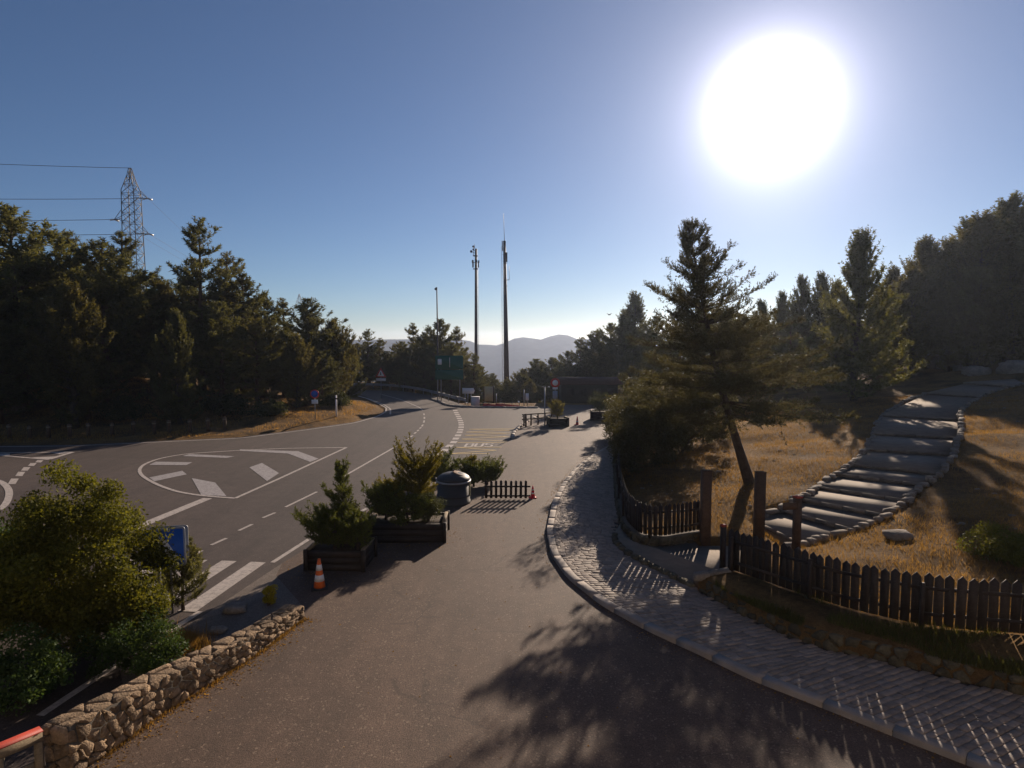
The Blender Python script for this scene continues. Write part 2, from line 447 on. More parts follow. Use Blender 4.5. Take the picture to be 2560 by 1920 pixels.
def seg_dist(P, poly):
    """distance of points P (n,2) to an open polyline"""
    best = np.full(len(P), 1e9)
    for a, b in zip(poly[:-1], poly[1:]):
        ab = b - a; t = np.clip(((P - a) @ ab) / (ab @ ab + 1e-12), 0, 1)
        best = np.minimum(best, np.linalg.norm(P - (a + t[:, None] * ab), axis=1))
    return best

def inside(P, poly):
    x, y = P[:, 0], P[:, 1]; r = np.zeros(len(P), bool); n = len(poly); j = n - 1
    for i in range(n):
        xi, yi = poly[i]; xj, yj = poly[j]
        c = ((yi > y) != (yj > y)) & (x < (xj - xi) * (y - yi) / (yj - yi + 1e-12) + xi)
        r ^= c; j = i
    return r

def vnoise(x, y, seed=0):
    """cheap smooth value noise"""
    def h(i, j):
        n = (i * 374761393 + j * 668265263 + seed * 1442695041) & 0x7fffffff
        n = ((n ^ (n >> 13)) * 1274126177) & 0x7fffffff
        return (n ^ (n >> 16)) % 10007 / 10007.0
    xi = np.floor(x).astype(np.int64); yi = np.floor(y).astype(np.int64)
    fx = x - xi; fy = y - yi; fx = fx * fx * (3 - 2 * fx); fy = fy * fy * (3 - 2 * fy)
    a, b, c, d = h(xi, yi), h(xi + 1, yi), h(xi, yi + 1), h(xi + 1, yi + 1)
    return a + (b - a) * fx + (c - a) * fy + (a - b - c + d) * fx * fy - 0.5

# ------------------------------------------------------------------ layout lines in plan
KERB = smooth_curve(np.array(GL([(1539, 1107), (1480, 1141), (1435, 1175), (1404, 1215), (1380, 1261), (1366, 1331), (1377, 1389), (1418, 1447), (1504, 1516), (1620, 1580), (1736, 1632), (1875, 1701), (2025, 1759), (2199, 1829), (2315, 1875), (2600, 1985), (2900, 2090)]))[:, :2], 0.10)
BACK = smooth_curve(np.array(GL([(1541, 1120), (1541, 1158), (1544, 1215), (1546, 1267), (1540, 1315), (1536, 1356), (1581, 1392), (1663, 1432), (1752, 1476), (1850, 1530), (1960, 1585), (2068, 1622), (2204, 1650), (2326, 1679), (2462, 1714), (2620, 1748), (2900, 1800)], 0.12))[:, :2], 0.10)
# foot of the hillside: along the curved fence, the gateway and the straight fence
CFZ = .48
CF = np.array([G(1534, 1045, .3)[:2], G(1540, 1085, .4)[:2], G(1543, 1150, CFZ)[:2], G(1551, 1240, CFZ)[:2], G(1568, 1302, CFZ)[:2], G(1600, 1334, CFZ)[:2], G(1648, 1341, CFZ)[:2], G(1748, 1324, CFZ)[:2]])
CF = smooth_curve(CF, 0.1, 2)
POST1 = G(1762, 1362, .18); POST2 = G(1896, 1362, .18)
RF = np.array([G(1826, 1426, .5)[:2], G(1960, 1470, .58)[:2], G(2104, 1514, .66)[:2], G(2258, 1552, .7)[:2], G(2407, 1574, .72)[:2], G(2548, 1584, .74)[:2], G(2900, 1600, .8)[:2]])
RF = smooth_curve(RF, 0.1, 2)
far_r = [G(1400, 968)[:2], G(1500, 990)[:2], G(1530, 1020)[:2]]
FOOT = np.vstack([far_r, CF[::12], POST1[:2][None], POST2[:2][None], RF[::15], RF[-1:] + np.array([[12, -6.0]])])
HILL_POLY = np.vstack([FOOT, [[200, -30], [400, 300], [60, 400], FOOT[0] + np.array([8, 60])]])
EDGE_L = [(0, 1117), (190, 1115), (380, 1106), (600, 1096), (758, 1076), (885, 1058), (942, 1042), (964, 1030), (966, 1020), (948, 1010), (916, 996), (880, 985)]
BANK_F = np.array([G(-900, 1130)[:2], G(-300, 1113)[:2]] + [G(a, b - 7)[:2] for a, b in EDGE_L[:6]] + [G(934, 1030)[:2], G(950, 1022)[:2], G(935, 1008)[:2], G(900, 996)[:2], G(840, 980)[:2], G(700, 972)[:2]])
BANK_POLY = np.vstack([BANK_F, [[-200, 200], [-300, 60]]])

def hill_s(x, y):
    P = np.stack([x, y], 1); s = seg_dist(P, FOOT); s[~inside(P, HILL_POLY)] *= -1
    return s
def bank_s(x, y):
    P = np.stack([x, y], 1); s = seg_dist(P, BANK_F); s[~inside(P, BANK_POLY)] *= -1
    return s

def height(x, y):
    x = np.atleast_1d(np.asarray(x, float)); y = np.atleast_1d(np.asarray(y, float))
    z = np.full(x.shape, -0.10)
    far = np.maximum(0, y - 100); z -= np.minimum(far * 0.16, 240)
    mid = np.clip((x + 16) / 7, 0, 1) * np.clip((150 - x) / 60, 0, 1)
    z -= mid * np.minimum(np.maximum(0, y - 66) * .13, 12)
    s = hill_s(x, y); m = s > 0
    sm = np.maximum(s, 0)
    zh = 0.36 + 0.097 * sm + 0.05 * np.maximum(0, sm - 26) + (vnoise(x * .45, y * .45, 1) * .28 + vnoise(x * 1.6, y * 1.6, 2) * .07) * np.minimum(1, sm / 3.5)
    near_right = np.clip((x - 6) / 8, 0, 1) * np.clip((24 - y) / 8, 0, 1)
    zh += 0.28 * near_right
    zh = np.minimum(zh, 9.0)
    z = np.where(m, zh + np.minimum(0, z + .1) * .6, z)
    b = bank_s(x, y); m = b > 0; bm_ = np.maximum(b, 0)
    left = np.clip((-x - 12) / 10, 0, 1)
    rise = (0.32 * (1 - left) + 0.0 * left)
    zb = 0.02 + np.minimum(bm_, 3.5) * rise + np.maximum(0, bm_ - 3.5) * 0.10 + np.maximum(0, bm_ - 11) * .10
    zb += (vnoise(x * .4, y * .4, 3) * .5 + vnoise(x * 1.3, y * 1.3, 4) * .14) * np.minimum(1, bm_ / 4)
    zb = np.minimum(zb, 6.5 + .02 * bm_)
    z = np.where(m, zb, z)
    return z

def hz(x, y): return float(height(x, y)[0])

def hit(px, py, y0=8.0, y1=140.0):
    """where the ray through a pixel meets the terrain"""
    d = ray(px, py); ys = np.linspace(y0, y1, 1400); t = ys / d[1]
    X = d[0] * t; Z = CAM_H + d[2] * t
    below = Z <= height(X, ys)
    i = int(np.argmax(below)) if below.any() else len(ys) - 1
    return np.array([X[i], ys[i], hz(X[i], ys[i])])

# path up the hill
PATH_L = [hit(*q) for q in [(1885, 1300), (1961, 1267), (2012, 1242), (2081, 1194), (2129, 1159), (2170, 1121), (2189, 1077), (2208, 1039), (2255, 1007), (2335, 976), (2414, 957), (2560, 935)]]
PATH_R = [hit(*q) for q in [(1965, 1372), (2056, 1352), (2145, 1324), (2208, 1295), (2246, 1273), (2303, 1216), (2354, 1185), (2385, 1140), (2404, 1077), (2401, 1033), (2426, 1007), (2461, 988), (2560, 960)]]
PATH_POLY = np.array([p[:2] for p in PATH_L] + [p[:2] for p in PATH_R[::-1]])

# ------------------------------------------------------------------ terrain sheet
def spaced(a, b, step, far, n, lo=True, hi=True):
    mid = np.arange(a, b + 1e-6, step)
    g = step * np.cumsum(np.geomspace(1.2, 1, 1)) if n == 0 else None
    k = np.arange(1, n + 1) / n
    ext = far * (np.exp(k * 7) - 1) / (np.exp(7) - 1)
    parts = []
    if lo: parts.append((a - ext)[::-1])
    parts.append(mid)
    if hi: parts.append(b + ext)
    return np.concatenate(parts)
gx = spaced(-46, 52, 0.4, 2700, 46); gy = spaced(4, 74, 0.4, 2600, 60, lo=False)
gy = np.concatenate([[-60, -30, -15, -6, 0], gy])
XX, YY = np.meshgrid(gx, gy); xs, ys = XX.ravel(), YY.ravel()
zs = height(xs, ys)
inp = inside(np.stack([xs, ys], 1), PATH_POLY); zs[inp] -= 0.45
nx, ny = len(gx), len(gy); ii = (np.arange(ny - 1)[:, None] * nx + np.arange(nx - 1)[None]).ravel()
struct(link('ground', mesh_arrays('ground', np.stack([xs, ys, zs], 1), np.stack([ii, ii + 1, ii + nx + 1, ii + nx], 1), 'dry_grass_ground', True)))

# ------------------------------------------------------------------ road, forecourt, pavements
road_left = [G(-1500, 1130)[:2], G(-300, 1122)[:2]] + [G(a, b - 3)[:2] for a, b in EDGE_L]
road_poly = road_left + [G(820, 974)[:2], G(1000, 977)[:2], G(1090, 990)[:2], G(1165, 1014)[:2], G(1240, 1019)[:2], G(1345, 1019)[:2], G(1420, 1012)[:2], G(1535, 1012)[:2], (9.5, 45), (12, 20), (16, 2), (-40, 2), (-70, 12)]
road = struct(sheet('road', road_poly, 0.0, 'road_asphalt'))
kerb_in = [tuple(p) for p in KERB[::12]]
fc_left = [(-7.0, 6.0), G(330, 1835)[:2], G(600, 1650)[:2], G(765, 1525)[:2], G(640, 1500)[:2], G(706, 1408)[:2], G(829, 1332)[:2], G(905, 1283)[:2], G(1000, 1235)[:2], G(1095, 1195)[:2], G(1185, 1163)[:2], G(1240, 1130)[:2], G(1278, 1090)[:2], G(1290, 1075)[:2], G(1330, 1048)[:2], G(1370, 1030)[:2], G(1440, 1022)[:2], G(1538, 1030)[:2]]
fore = struct(sheet('forecourt', fc_left + [tuple(p) for p in [KERB[0]]] + kerb_in + [(14, 4)], 0.005, 'forecourt_asphalt'))
pav = struct(sheet('pavement', [G(300, 1675)[:2], G(400, 1600)[:2], G(520, 1533)[:2], G(640, 1452)[:2], G(705, 1409)[:2], G(690, 1440)[:2], G(765, 1525)[:2], G(600, 1650)[:2], G(330, 1830)[:2]], 0.009, 'pavement_asphalt'))

def strip(name, pts, w, mat, z=0.010, parent=road, step=0.5):
    p = resample(np.asarray(pts)[:, :2], step) if len(pts) > 1 else pts
    n = normals2d(p)
    A = p - n * w / 2; B = p + n * w / 2; k = len(p)
    V = np.vstack([np.c_[A, np.full(k, z)], np.c_[B, np.full(k, z)]])
    F = np.array([[i, k + i, k + i + 1, i + 1] for i in range(k - 1)])
    return link(name, mesh_arrays(name, V, F, mat), parent)
def quad(name, pix, mat, z=0.010, parent=road):
    return sheet(name, [G(a, b)[:2] for a, b in pix], z, mat, parent)

def c7(x, y): return (x * .3164, 960 + y * .3164)
def c2(x, y): return (600 + x * .3164, 650 + y * .3164)
def c3(x, y): return (1000 + x * .2712, 850 + y * .2712)
def z3(x, y): return (400 + x * .2532, 1300 + y * .2532)

strip('edge_line', smooth_curve(np.array(GL([(-300, 1119)] + EDGE_L[:8]))[:, :2], .4, 1), .16, 'white_paint')
strip('edge_line', smooth_curve(np.array(GL([(964, 1030), (966, 1020), (948, 1010), (916, 996), (870, 984)]))[:, :2], .3, 1), .14, 'white_paint')
strip('edge_line', smooth_curve(np.array(GL([(976, 1036), (976, 1022), (958, 1011), (925, 998), (880, 985)]))[:, :2], .3, 1), .14, 'white_paint')
strip('centre_line', GL([(996, 1113), (842, 1201)]), .13, 'white_paint')
for a, b in (((792, 1230), (714, 1268)), ((688, 1282), (657, 1295)), ((631, 1311), (597, 1327)), ((566, 1346), (528, 1363)), ((505, 1377), (450, 1405))):
    strip('centre_dash', GL([a, b]), .12, 'white_paint')
cd = [(1007, 1107), (1019, 1098), (1029, 1091), (1038, 1082.5), (1045, 1076.5), (1051, 1070), (1056, 1064), (1060, 1054), (1061, 1045), (1060, 1036), (1058, 1030)]
cdp = np.array(GL(cd))[:, :2]
for i in range(1, len(cdp) - 1):
    t = (cdp[i + 1] - cdp[i - 1]) * .14; strip('centre_dash', np.array([cdp[i] - t, cdp[i] + t]), .13, 'white_paint')
strip('centre_line', smooth_curve(np.array(GL([(1057, 1026), (1049, 1019), (1033, 1012), (1002, 999), (950, 985)]))[:, :2], .4, 1), .12, 'white_paint')
bd = np.array(GL([c2(*q) for q in [(1390, 1670), (1455, 1625), (1520, 1580), (1570, 1542), (1617, 1505), (1655, 1470), (1688, 1440), (1705, 1412), (1723, 1387), (1735, 1362), (1742, 1342), (1747, 1322), (1748, 1303), (1745, 1287), (1740, 1270), (1733, 1253), (1725, 1237), (1716, 1222), (1708, 1207), (1700, 1190), (1690, 1176)]]))[:, :2]
for i in range(1, len(bd) - 1):
    t = (bd[i + 1] - bd[i - 1]) * .15; strip('bay_dash', np.array([bd[i] - t, bd[i] + t]), .42, 'white_paint')
isl = [(588, 1246), (700, 1196), (866, 1119), (720, 1121), (601, 1126), (459, 1135), (395, 1147), (357, 1162), (346, 1177), (357, 1192), (395, 1213), (443, 1230), (506, 1240), (588, 1246)]
ip = np.array(GL(isl))[:, :2]
strip('island_line', ip[:3], .16, 'white_paint'); strip('island_line', np.vstack([ip[2:3], smooth_curve(ip[3:], .3, 1)]), .16, 'white_paint', 0.0115)
for q in ([(1440, 570), (1500, 555), (1855, 572), (1790, 585)], [(1180, 640), (1230, 615), (1520, 620), (1470, 642)], [(1180, 740), (1440, 687), (1475, 715), (1220, 770)], [(1515, 745), (1700, 780), (1790, 888), (1590, 878)], [(1970, 660), (2070, 625), (2205, 705), (2110, 768)]):
    quad('hatch_stripe', [c7(*p) for p in q], 'worn_white_paint')
quad('hatch_stripe', [c2(*p) for p in [(0, 1497), (460, 1512), (620, 1570), (555, 1596), (380, 1530), (0, 1508)]], 'worn_white_paint', .0085)
strip('splitter_line', GL([c7(*p) for p in [(-300, 548), (575, 538)]]), .18, 'white_paint'); strip('splitter_line', GL([c7(*p) for p in [(572, 540), (385, 596)]]), .3, 'white_paint', .012)
strip('splitter_line', GL([c7(*p) for p in [(385, 598), (0, 566), (-200, 550)]]), .18, 'white_paint', .0135)
quad('hatch_stripe', [c7(*p) for p in [(-100, 550), (80, 550), (75, 565), (-100, 563)]], 'white_paint', .0075)
quad('hatch_stripe', [c7(*p) for p in [(250, 581), (450, 573), (385, 599)]], 'white_paint', .0075)
quad('hatch_stripe', [c7(*p) for p in [(400, 541), (560, 540), (470, 556)]], 'white_paint', .0065)
for x, y in ((310, 612), (255, 637), (203, 672), (160, 712), (105, 770)):
    w = 34 + (y - 612) * .06; h = 9 + (y - 612) * .08
    quad('give_way_dash', [c7(x - w, y + h), c7(x - w * .4, y - h), c7(x + w, y - h), c7(x + w * .4, y + h)], 'white_paint')
strip('roundabout_line', smooth_curve(np.array(GL([(-200, 1175), (-60, 1188), (0, 1203), (16, 1214), (24, 1229), (22, 1245), (13, 1264), (-10, 1282), (-120, 1310)]))[:, :2], .3, 1), .26, 'white_paint')
strip('stop_line', GL([(519, 1246), (300, 1336)]), .42, 'white_paint')
za, zb = G(*z3(971, 418)), G(*z3(262, 906)); zd = (zb - za)[:2]
zw = .47
for k, x0 in enumerate((971, 684, 400, 115, -175)):
    a = G(*z3(x0, 418 - 15 * k * .8))[:2]; b = a + zd * (1.0 if k < 2 else 1.0)
    strip('zebra_stripe', np.array([a, b]), zw, 'white_paint')
strip('edge_line', GL([(1024, 1218), (880, 1290), (801, 1330), (681, 1407)]), .15, 'white_paint')
strip('edge_line', GL([(501, 1529), (434, 1573), (203, 1721), (100, 1790)]), .16, 'white_paint')
# yellow zigzag of the bus bay
zz = [[(440, 1050), (825, 1048)], [(440, 1049), (885, 1018), (510, 990), (935, 989)], [(530, 948), (982, 945)], [(982, 934), (570, 915), (1000, 893), (600, 880), (1010, 860), (612, 850), (1040, 832), (640, 824), (1062, 818)]]
for i, l in enumerate(zz):
    for j, (a, b) in enumerate(zip(l[:-1], l[1:])):
        strip('zigzag_line', GL([c3(*a), c3(*b)]), .15, 'yellow_paint', .010 + .0012 * (j % 4) + .0004 * i)
LET = {'B': [[(0, 0), (0, 6)], [(0, 6), (2.6, 6), (3, 5.5), (3, 3.6), (2.6, 3.1), (0, 3.1)], [(2.6, 3.1), (3.1, 2.6), (3.1, .5), (2.6, 0), (0, 0)]],
       'U': [[(0, 6), (0, .8), (.6, 0), (2.5, 0), (3.1, .8), (3.1, 6)]],
       'S': [[(3.1, 5), (2.6, 6), (.5, 6), (0, 5.4), (0, 3.8), (.5, 3.1), (2.6, 3.1), (3.1, 2.4), (3.1, .7), (2.6, 0), (.5, 0), (0, .9)]]}
q00, q10, q01, q11 = [G(*c3(*p))[:2] for p in [(597, 985), (838, 984), (622, 955), (862, 954)]]
k = 0
for i, ch in enumerate('BUS'):
    for st in LET[ch]:
        P = [(q00 * (1 - u) + q10 * u) * (1 - v) + (q01 * (1 - u) + q11 * u) * v for u, v in [((x + i * 4.5) / 12.1, y / 6) for x, y in st]]
        strip('letter_' + ch.lower() + '_stroke', np.array(P), .15, 'white_paint', .0105 + .001 * k, step=.15); k += 1

# ------------------------------------------------------------------ the unseen inn the camera hangs on, added to bounce warm light into shade
plain('inn_render', (0.42, 0.39, 0.35), 0.9, 0.08, 1.5, 0.3)
plain('inn_roof', (0.16, 0.10, 0.08), 0.9, 0.25, 3, 0.4)
plain('inn_glass', (0.05, 0.06, 0.07), 0.15, 0.1, 2, 0.0, spec=0.6)
inn = thing('unseen_inn', 'long pale rendered inn standing along the near edge of the forecourt', 'building', (0, -1.2, 0))
MB().box((0, -6, 4.6), (46, 12, 9.2)).obj('wall', 'inn_render', inn)
MB().add([(-23.6, .5, 9.1), (23.6, .5, 9.1), (23.6, -12.5, 9.1), (-23.6, -12.5, 9.1), (-23.6, -6, 12.6), (23.6, -6, 12.6)], [(0, 1, 5, 4), (2, 3, 4, 5), (3, 0, 4), (1, 2, 5), (3, 2, 1, 0)]).obj('roof', 'inn_roof', inn)
for k_i in range(9):
    for zz_ in (1.9, 7.3):
        x_ = -20 + 5 * k_i
        if zz_ < 3 and k_i == 4: continue
        w_ = MB().box((x_, .02, zz_), (1.3, .06, 1.3)).obj('window', 'dark_timber', inn); MB().box((x_, .055, zz_), (1.1, .02, 1.1)).obj('pane', 'inn_glass', w_)
MB().box((0, .03, 1.15), (1.8, .08, 2.3)).obj('door', 'dark_timber', inn)

# ------------------------------------------------------------------ kerb and sett pavement on the right
kerb_par = struct(thing('kerb', 'x', 'x')); del kerb_par['label'], kerb_par['category']
nK = normals2d(KERB)
sgn = 1.0 if ((BACK[60] - KERB[60]) @ nK[60]) > 0 else -1.0
nK = nK * sgn
KW = .22
i = 0; kr = np.random.default_rng(3)
while i < len(KERB) - 4:
    j = min(len(KERB) - 1, i + int(kr.integers(9, 12)))
    idx = list(range(i, j + 1, 3)); idx = idx if idx[-1] == j else idx + [j]
    ps = KERB[idx].copy(); ns = nK[idx]
    d0 = (ps[1] - ps[0]); d1 = (ps[-1] - ps[-2]); ps[0] += d0 / np.linalg.norm(d0) * .006; ps[-1] -= d1 / np.linalg.norm(d1) * .006
    m = len(ps); zt = .118 + kr.uniform(-.005, .005); b = .02; V = []
    for p, n in zip(ps, ns):
        for off, z in ((0, -.1), (0, zt - b), (b, zt), (KW - .01, zt), (KW, zt - .01), (KW, -.1)):
            V.append((*(p + n * off), z))
    F = []
    for a in range(m - 1):
        for c in range(5): F.append((a * 6 + c, a * 6 + c + 1, a * 6 + 7 + c, a * 6 + 6 + c))
    F += [tuple(range(6))[::-1], tuple((m - 1) * 6 + c for c in range(6))]
    link('kerb_stone', mesh_arrays('kerb_stone', V, F, 'granite_kerb'), kerb_par); i = j

side = struct(sheet('sidewalk', [tuple(p) for p in KERB[::6]] + [tuple(p) for p in BACK[::-6]], .085, 'joint_sand'))
sr = np.random.default_rng(11)
setts = []
inner = KERB + nK * (KW + .005)
dk = np.r_[0, np.cumsum(np.linalg.norm(np.diff(inner, axis=0), axis=1))]
back_poly = np.vstack([KERB, BACK[::-1]])
s = 0.05
while s < dk[-1] - .3:
    rw = sr.uniform(.135, .165); s2 = s + rw - .013
    pa = np.array([np.interp(s, dk, inner[:, q]) for q in (0, 1)]); pb = np.array([np.interp(s2, dk, inner[:, q]) for q in (0, 1)])
    na = np.array([np.interp(s, dk, nK[:, q]) for q in (0, 1)]); nb = np.array([np.interp(s2, dk, nK[:, q]) for q in (0, 1)])
    # rows lean a little along the kerb
    ta = np.array([na[1], -na[0]]) * .35; tb = np.array([nb[1], -nb[0]]) * .35
    v = -sr.uniform(0, .16)
    while v < 5.0:
        L = sr.uniform(.19, .30); v0 = max(v, 0.0); v1 = v + L - .013
        if v1 - v0 > .05:
            c = [pa + (na + ta) * v0, pa + (na + ta) * v1, pb + (nb + tb) * v1, pb + (nb + tb) * v0]
            if np.linalg.norm(c[1] - c[2]) > .05 and (c[2] - c[1]) @ (c[3] - c[0]) > 0: setts.append(c)
        v += L
    s += rw
C = np.array([np.mean(c, 0) for c in setts])
ok = inside(C, back_poly) & (seg_dist(C, BACK) > .03)
setts = [c for c, o in zip(setts, ok) if o]; C = C[ok]
pxs = 1280 + FPX * C[:, 0] / C[:, 1]
vis = (pxs < 2575)
order = np.argsort(np.where(vis, C[:, 1], 999))
def sett_geo(c, z):
    c = np.array(c); m = c.mean(0); inn = m + (c - m) * .88
    V = [(*p, .05) for p in c] + [(*p, z - .007) for p in c] + [(*p, z + sr.uniform(-.003, .003)) for p in inn]
    F = []
    for k in range(4):
        k2 = (k + 1) % 4; F += [(k, k2, 4 + k2, 4 + k), (4 + k, 4 + k2, 8 + k2, 8 + k)]
    F.append((8, 9, 10, 11))
    return V, F
big_sett = MB()
ccw = (setts[0][1] - setts[0][0])[0] * (setts[0][2] - setts[0][1])[1] - (setts[0][1] - setts[0][0])[1] * (setts[0][2] - setts[0][1])[0] > 0
for r, i in enumerate(order):
    c = setts[i] if ccw else setts[i][::-1]
    V, F = sett_geo(c, .112 + sr.uniform(-.008, .008))
    if r < 300: link('sett', mesh_arrays('sett', V, F, 'granite_sett'), side)
    else: big_sett.add(V, F)
stuff(big_sett.obj('setts', 'granite_sett', side))

# ------------------------------------------------------------------ stones by Voronoi cells
def voronoi_cells(w, h, cw, ch, r, jit=.38):
    nx_, ny_ = max(1, round(w / cw)), max(1, round(h / ch)); pts = []
    for a in range(nx_):
        for b in range(ny_):
            pts.append(((a + .5 + r.uniform(-jit, jit)) * w / nx_, (b + .5 + r.uniform(-jit, jit) + .25 * (a % 2 - .5)) * h / ny_))
    pts = np.array(pts); out = []
    for i, p in enumerate(pts):
        poly = [np.array(q, float) for q in ((0, 0), (w, 0), (w, h), (0, h))]
        d = np.linalg.norm(pts - p, axis=1); near = np.argsort(d)[1:14]
        for k in near:
            m = (p + pts[k]) / 2; n = pts[k] - p; new = []
            for a, b in zip(poly, poly[1:] + poly[:1]):
                da, db = (a - m) @ n, (b - m) @ n
                if da <= 0: new.append(a)
                if da * db < 0: new.append(a + (b - a) * da / (da - db))
            poly = new
            if len(poly) < 3: break
        if len(poly) >= 3: out.append(np.array(poly))
    return out

def stone_from_cell(poly, fn, r, gap=.012, depth=.05, back=.03):
    """cell polygon in wall coordinates -> bulged stone; fn maps (u, v, out) to space"""
    m = poly.mean(0)
    sz = np.sqrt(abs(np.sum(poly[:, 0] * np.roll(poly[:, 1], -1) - np.roll(poly[:, 0], -1) * poly[:, 1])) / 2)
    k0 = max(.5, 1 - gap * 2 / max(sz, .02)); D = depth * r.uniform(.4, 1.7)
    # cut the corners so the outline is rounded
    pts = []
    for a, b in zip(poly, np.roll(poly, -1, 0)):
        pts += [a + (b - a) * .14, a + (b - a) * .86]
    pts = m + (np.array(pts) - m) * k0
    V = []; n = len(pts)
    mid = m + (pts - m) * .93; top = m + (pts - m) * r.uniform(.68, .86) + r.normal(0, .012, (n, 2))
    for q in pts: V.append(fn(q[0], q[1], -back))
    for q in mid: V.append(fn(q[0], q[1], D * r.uniform(.4, .7)))
    for q in top: V.append(fn(q[0], q[1], D * r.uniform(.85, 1.15)))
    V.append(fn(m[0], m[1], D * 1.1)); F = []
    for k in range(n):
        k2 = (k + 1) % n
        F += [(k, k2, n + k2, n + k), (n + k, n + k2, 2 * n + k2, 2 * n + k), (2 * n + k, 2 * n + k2, 3 * n)]
    return V, F

# stone wall left of the forecourt
wall = thing('stone_wall', 'low rubble stone wall between the forecourt and the leafy shrubs', 'wall')
WB = np.array([G(*q)[:2] for q in [(175, 1950), (220, 1917), (314, 1854), (415, 1780), (521, 1716), (653, 1630), (762, 1545)]])
WB = smooth_curve(WB, .15, 1); wd = np.r_[0, np.cumsum(np.linalg.norm(np.diff(WB, axis=0), axis=1))]; WL = wd[-1]
wn_ = normals2d(WB); wn_ = wn_ if (wn_[0] @ np.array([1.0, 0.0])) > 0 else -wn_     # towards the forecourt
def wtop(u): return .82 + (.30 - .82) * (u / WL) ** .9
WT = .46
def wp(u): return np.array([np.interp(u, wd, WB[:, 0]), np.interp(u, wd, WB[:, 1])])
def wnn(u):
    n = np.array([np.interp(u, wd, wn_[:, 0]), np.interp(u, wd, wn_[:, 1])]); return n / np.linalg.norm(n)
def face_fn(u, v, o):
    n = wnn(u); p = wp(u) + n * (o - .02 - .06 * v); return (p[0], p[1], v * wtop(u) / .82 - .0)
def top_fn(u, v, o):
    n = wnn(u); p = wp(u) - n * (v + .04); return (p[0], p[1], wtop(u) - .01 + o * .55)
def end_fn(u, v, o):
    n = wnn(WL); t = np.array([-n[1], n[0]]); t = t if t[1] > 0 else -t
    p = wp(WL) - n * u + t * (o * .8); return (p[0], p[1], v)
core = MB(); us = np.linspace(0, WL, 40); A = []; Bq = []
for u in us:
    n = wnn(u); p = wp(u); A.append(p - n * .045); Bq.append(p - n * WT)
core.prism([tuple(a) for a in A] + [tuple(b) for b in Bq[::-1]], -.05, [wtop(u) - .025 for u in us] + [wtop(u) - .025 for u in us[::-1]])
core.obj('wall_core', 'mortar', wall)
wr = np.random.default_rng(5)
for poly in voronoi_cells(WL, .82, .19, .23, wr, .49):
    V, F = stone_from_cell(poly, face_fn, wr, .006, .035); link('stone', mesh_arrays('stone', V, F, 'wall_stone'), wall)
for poly in voronoi_cells(WL, WT - .04, .36, .2, wr, .48):
    V, F = stone_from_cell(poly, top_fn, wr, .007, .035); link('coping_stone', mesh_arrays('coping_stone', V, F, 'wall_stone'), wall)
def end0_fn(u, v, o):
    n = wnn(0); t = np.array([-n[1], n[0]]); t = t if t[1] < 0 else -t
    p = wp(0) - n * u + t * (o * .8 + .01); return (p[0], p[1], v)
for poly in voronoi_cells(WT, wtop(0), .2, .2, wr):
    V, F = stone_from_cell(poly, end0_fn, wr, .008, .05); link('stone', mesh_arrays('stone', V, F, 'wall_stone'), wall)
for poly in voronoi_cells(WT, wtop(WL), .2, .15, wr):
    V, F = stone_from_cell(poly, end_fn, wr, .010, .05); link('stone', mesh_arrays('stone', V, F, 'wall_stone'), wall)

# timber railing with a red top, at the near end of the wall
rail = thing('railing', 'timber railing with red painted top at the end of the stone wall', 'railing')
ra = G(103, 1822, .86); rb = ra + (G(-60, 1890, .86) - ra) * 1.6
MB().beam(ra - np.array([0, 0, .09]), rb - np.array([0, 0, .09]), .10, .16).obj('rail', 'weathered_timber', rail)
MB().beam(ra, rb, .17, .02).obj('red_cap', 'red_paint', rail)
for f in (.035, .42, .85):
    p = ra + (rb - ra) * f; MB().box((p[0], p[1], .345), (.1, .1, .69), .5).obj('post', 'weathered_timber', rail)
MB().beam(ra * [1, 1, .35] + [0, 0, .05], rb * [1, 1, .35] + [0, 0, .05], .04, .11).obj('lower_rail', 'weathered_timber', rail)

# ------------------------------------------------------------------ entrance landing, steps, edging stones
LAND_Z = .18
lf = [BACK[i] for i in range(len(BACK)) if 1528 < 1280 + FPX * BACK[i][0] / BACK[i][1] and BACK[i][1] < 20.6 and 1280 + FPX * BACK[i][0] / BACK[i][1] < 1765]
lf = lf[::4]
lb = [tuple(p) for p in CF[::6] if p[1] < 22.5]
land = thing('entrance_landing', 'raised paved landing behind the sidewalk below the gateway posts', 'landing')
land_poly = [tuple(p) for p in lf] + [G(1830, 1430, .3)[:2], G(1965, 1372, .4)[:2], POST2[:2] + np.array([.5, .5]), POST1[:2] + np.array([0, .4])] + lb[::-1]
MB().prism(land_poly, -.05, LAND_Z).obj('paving_slab', 'step_concrete', land)
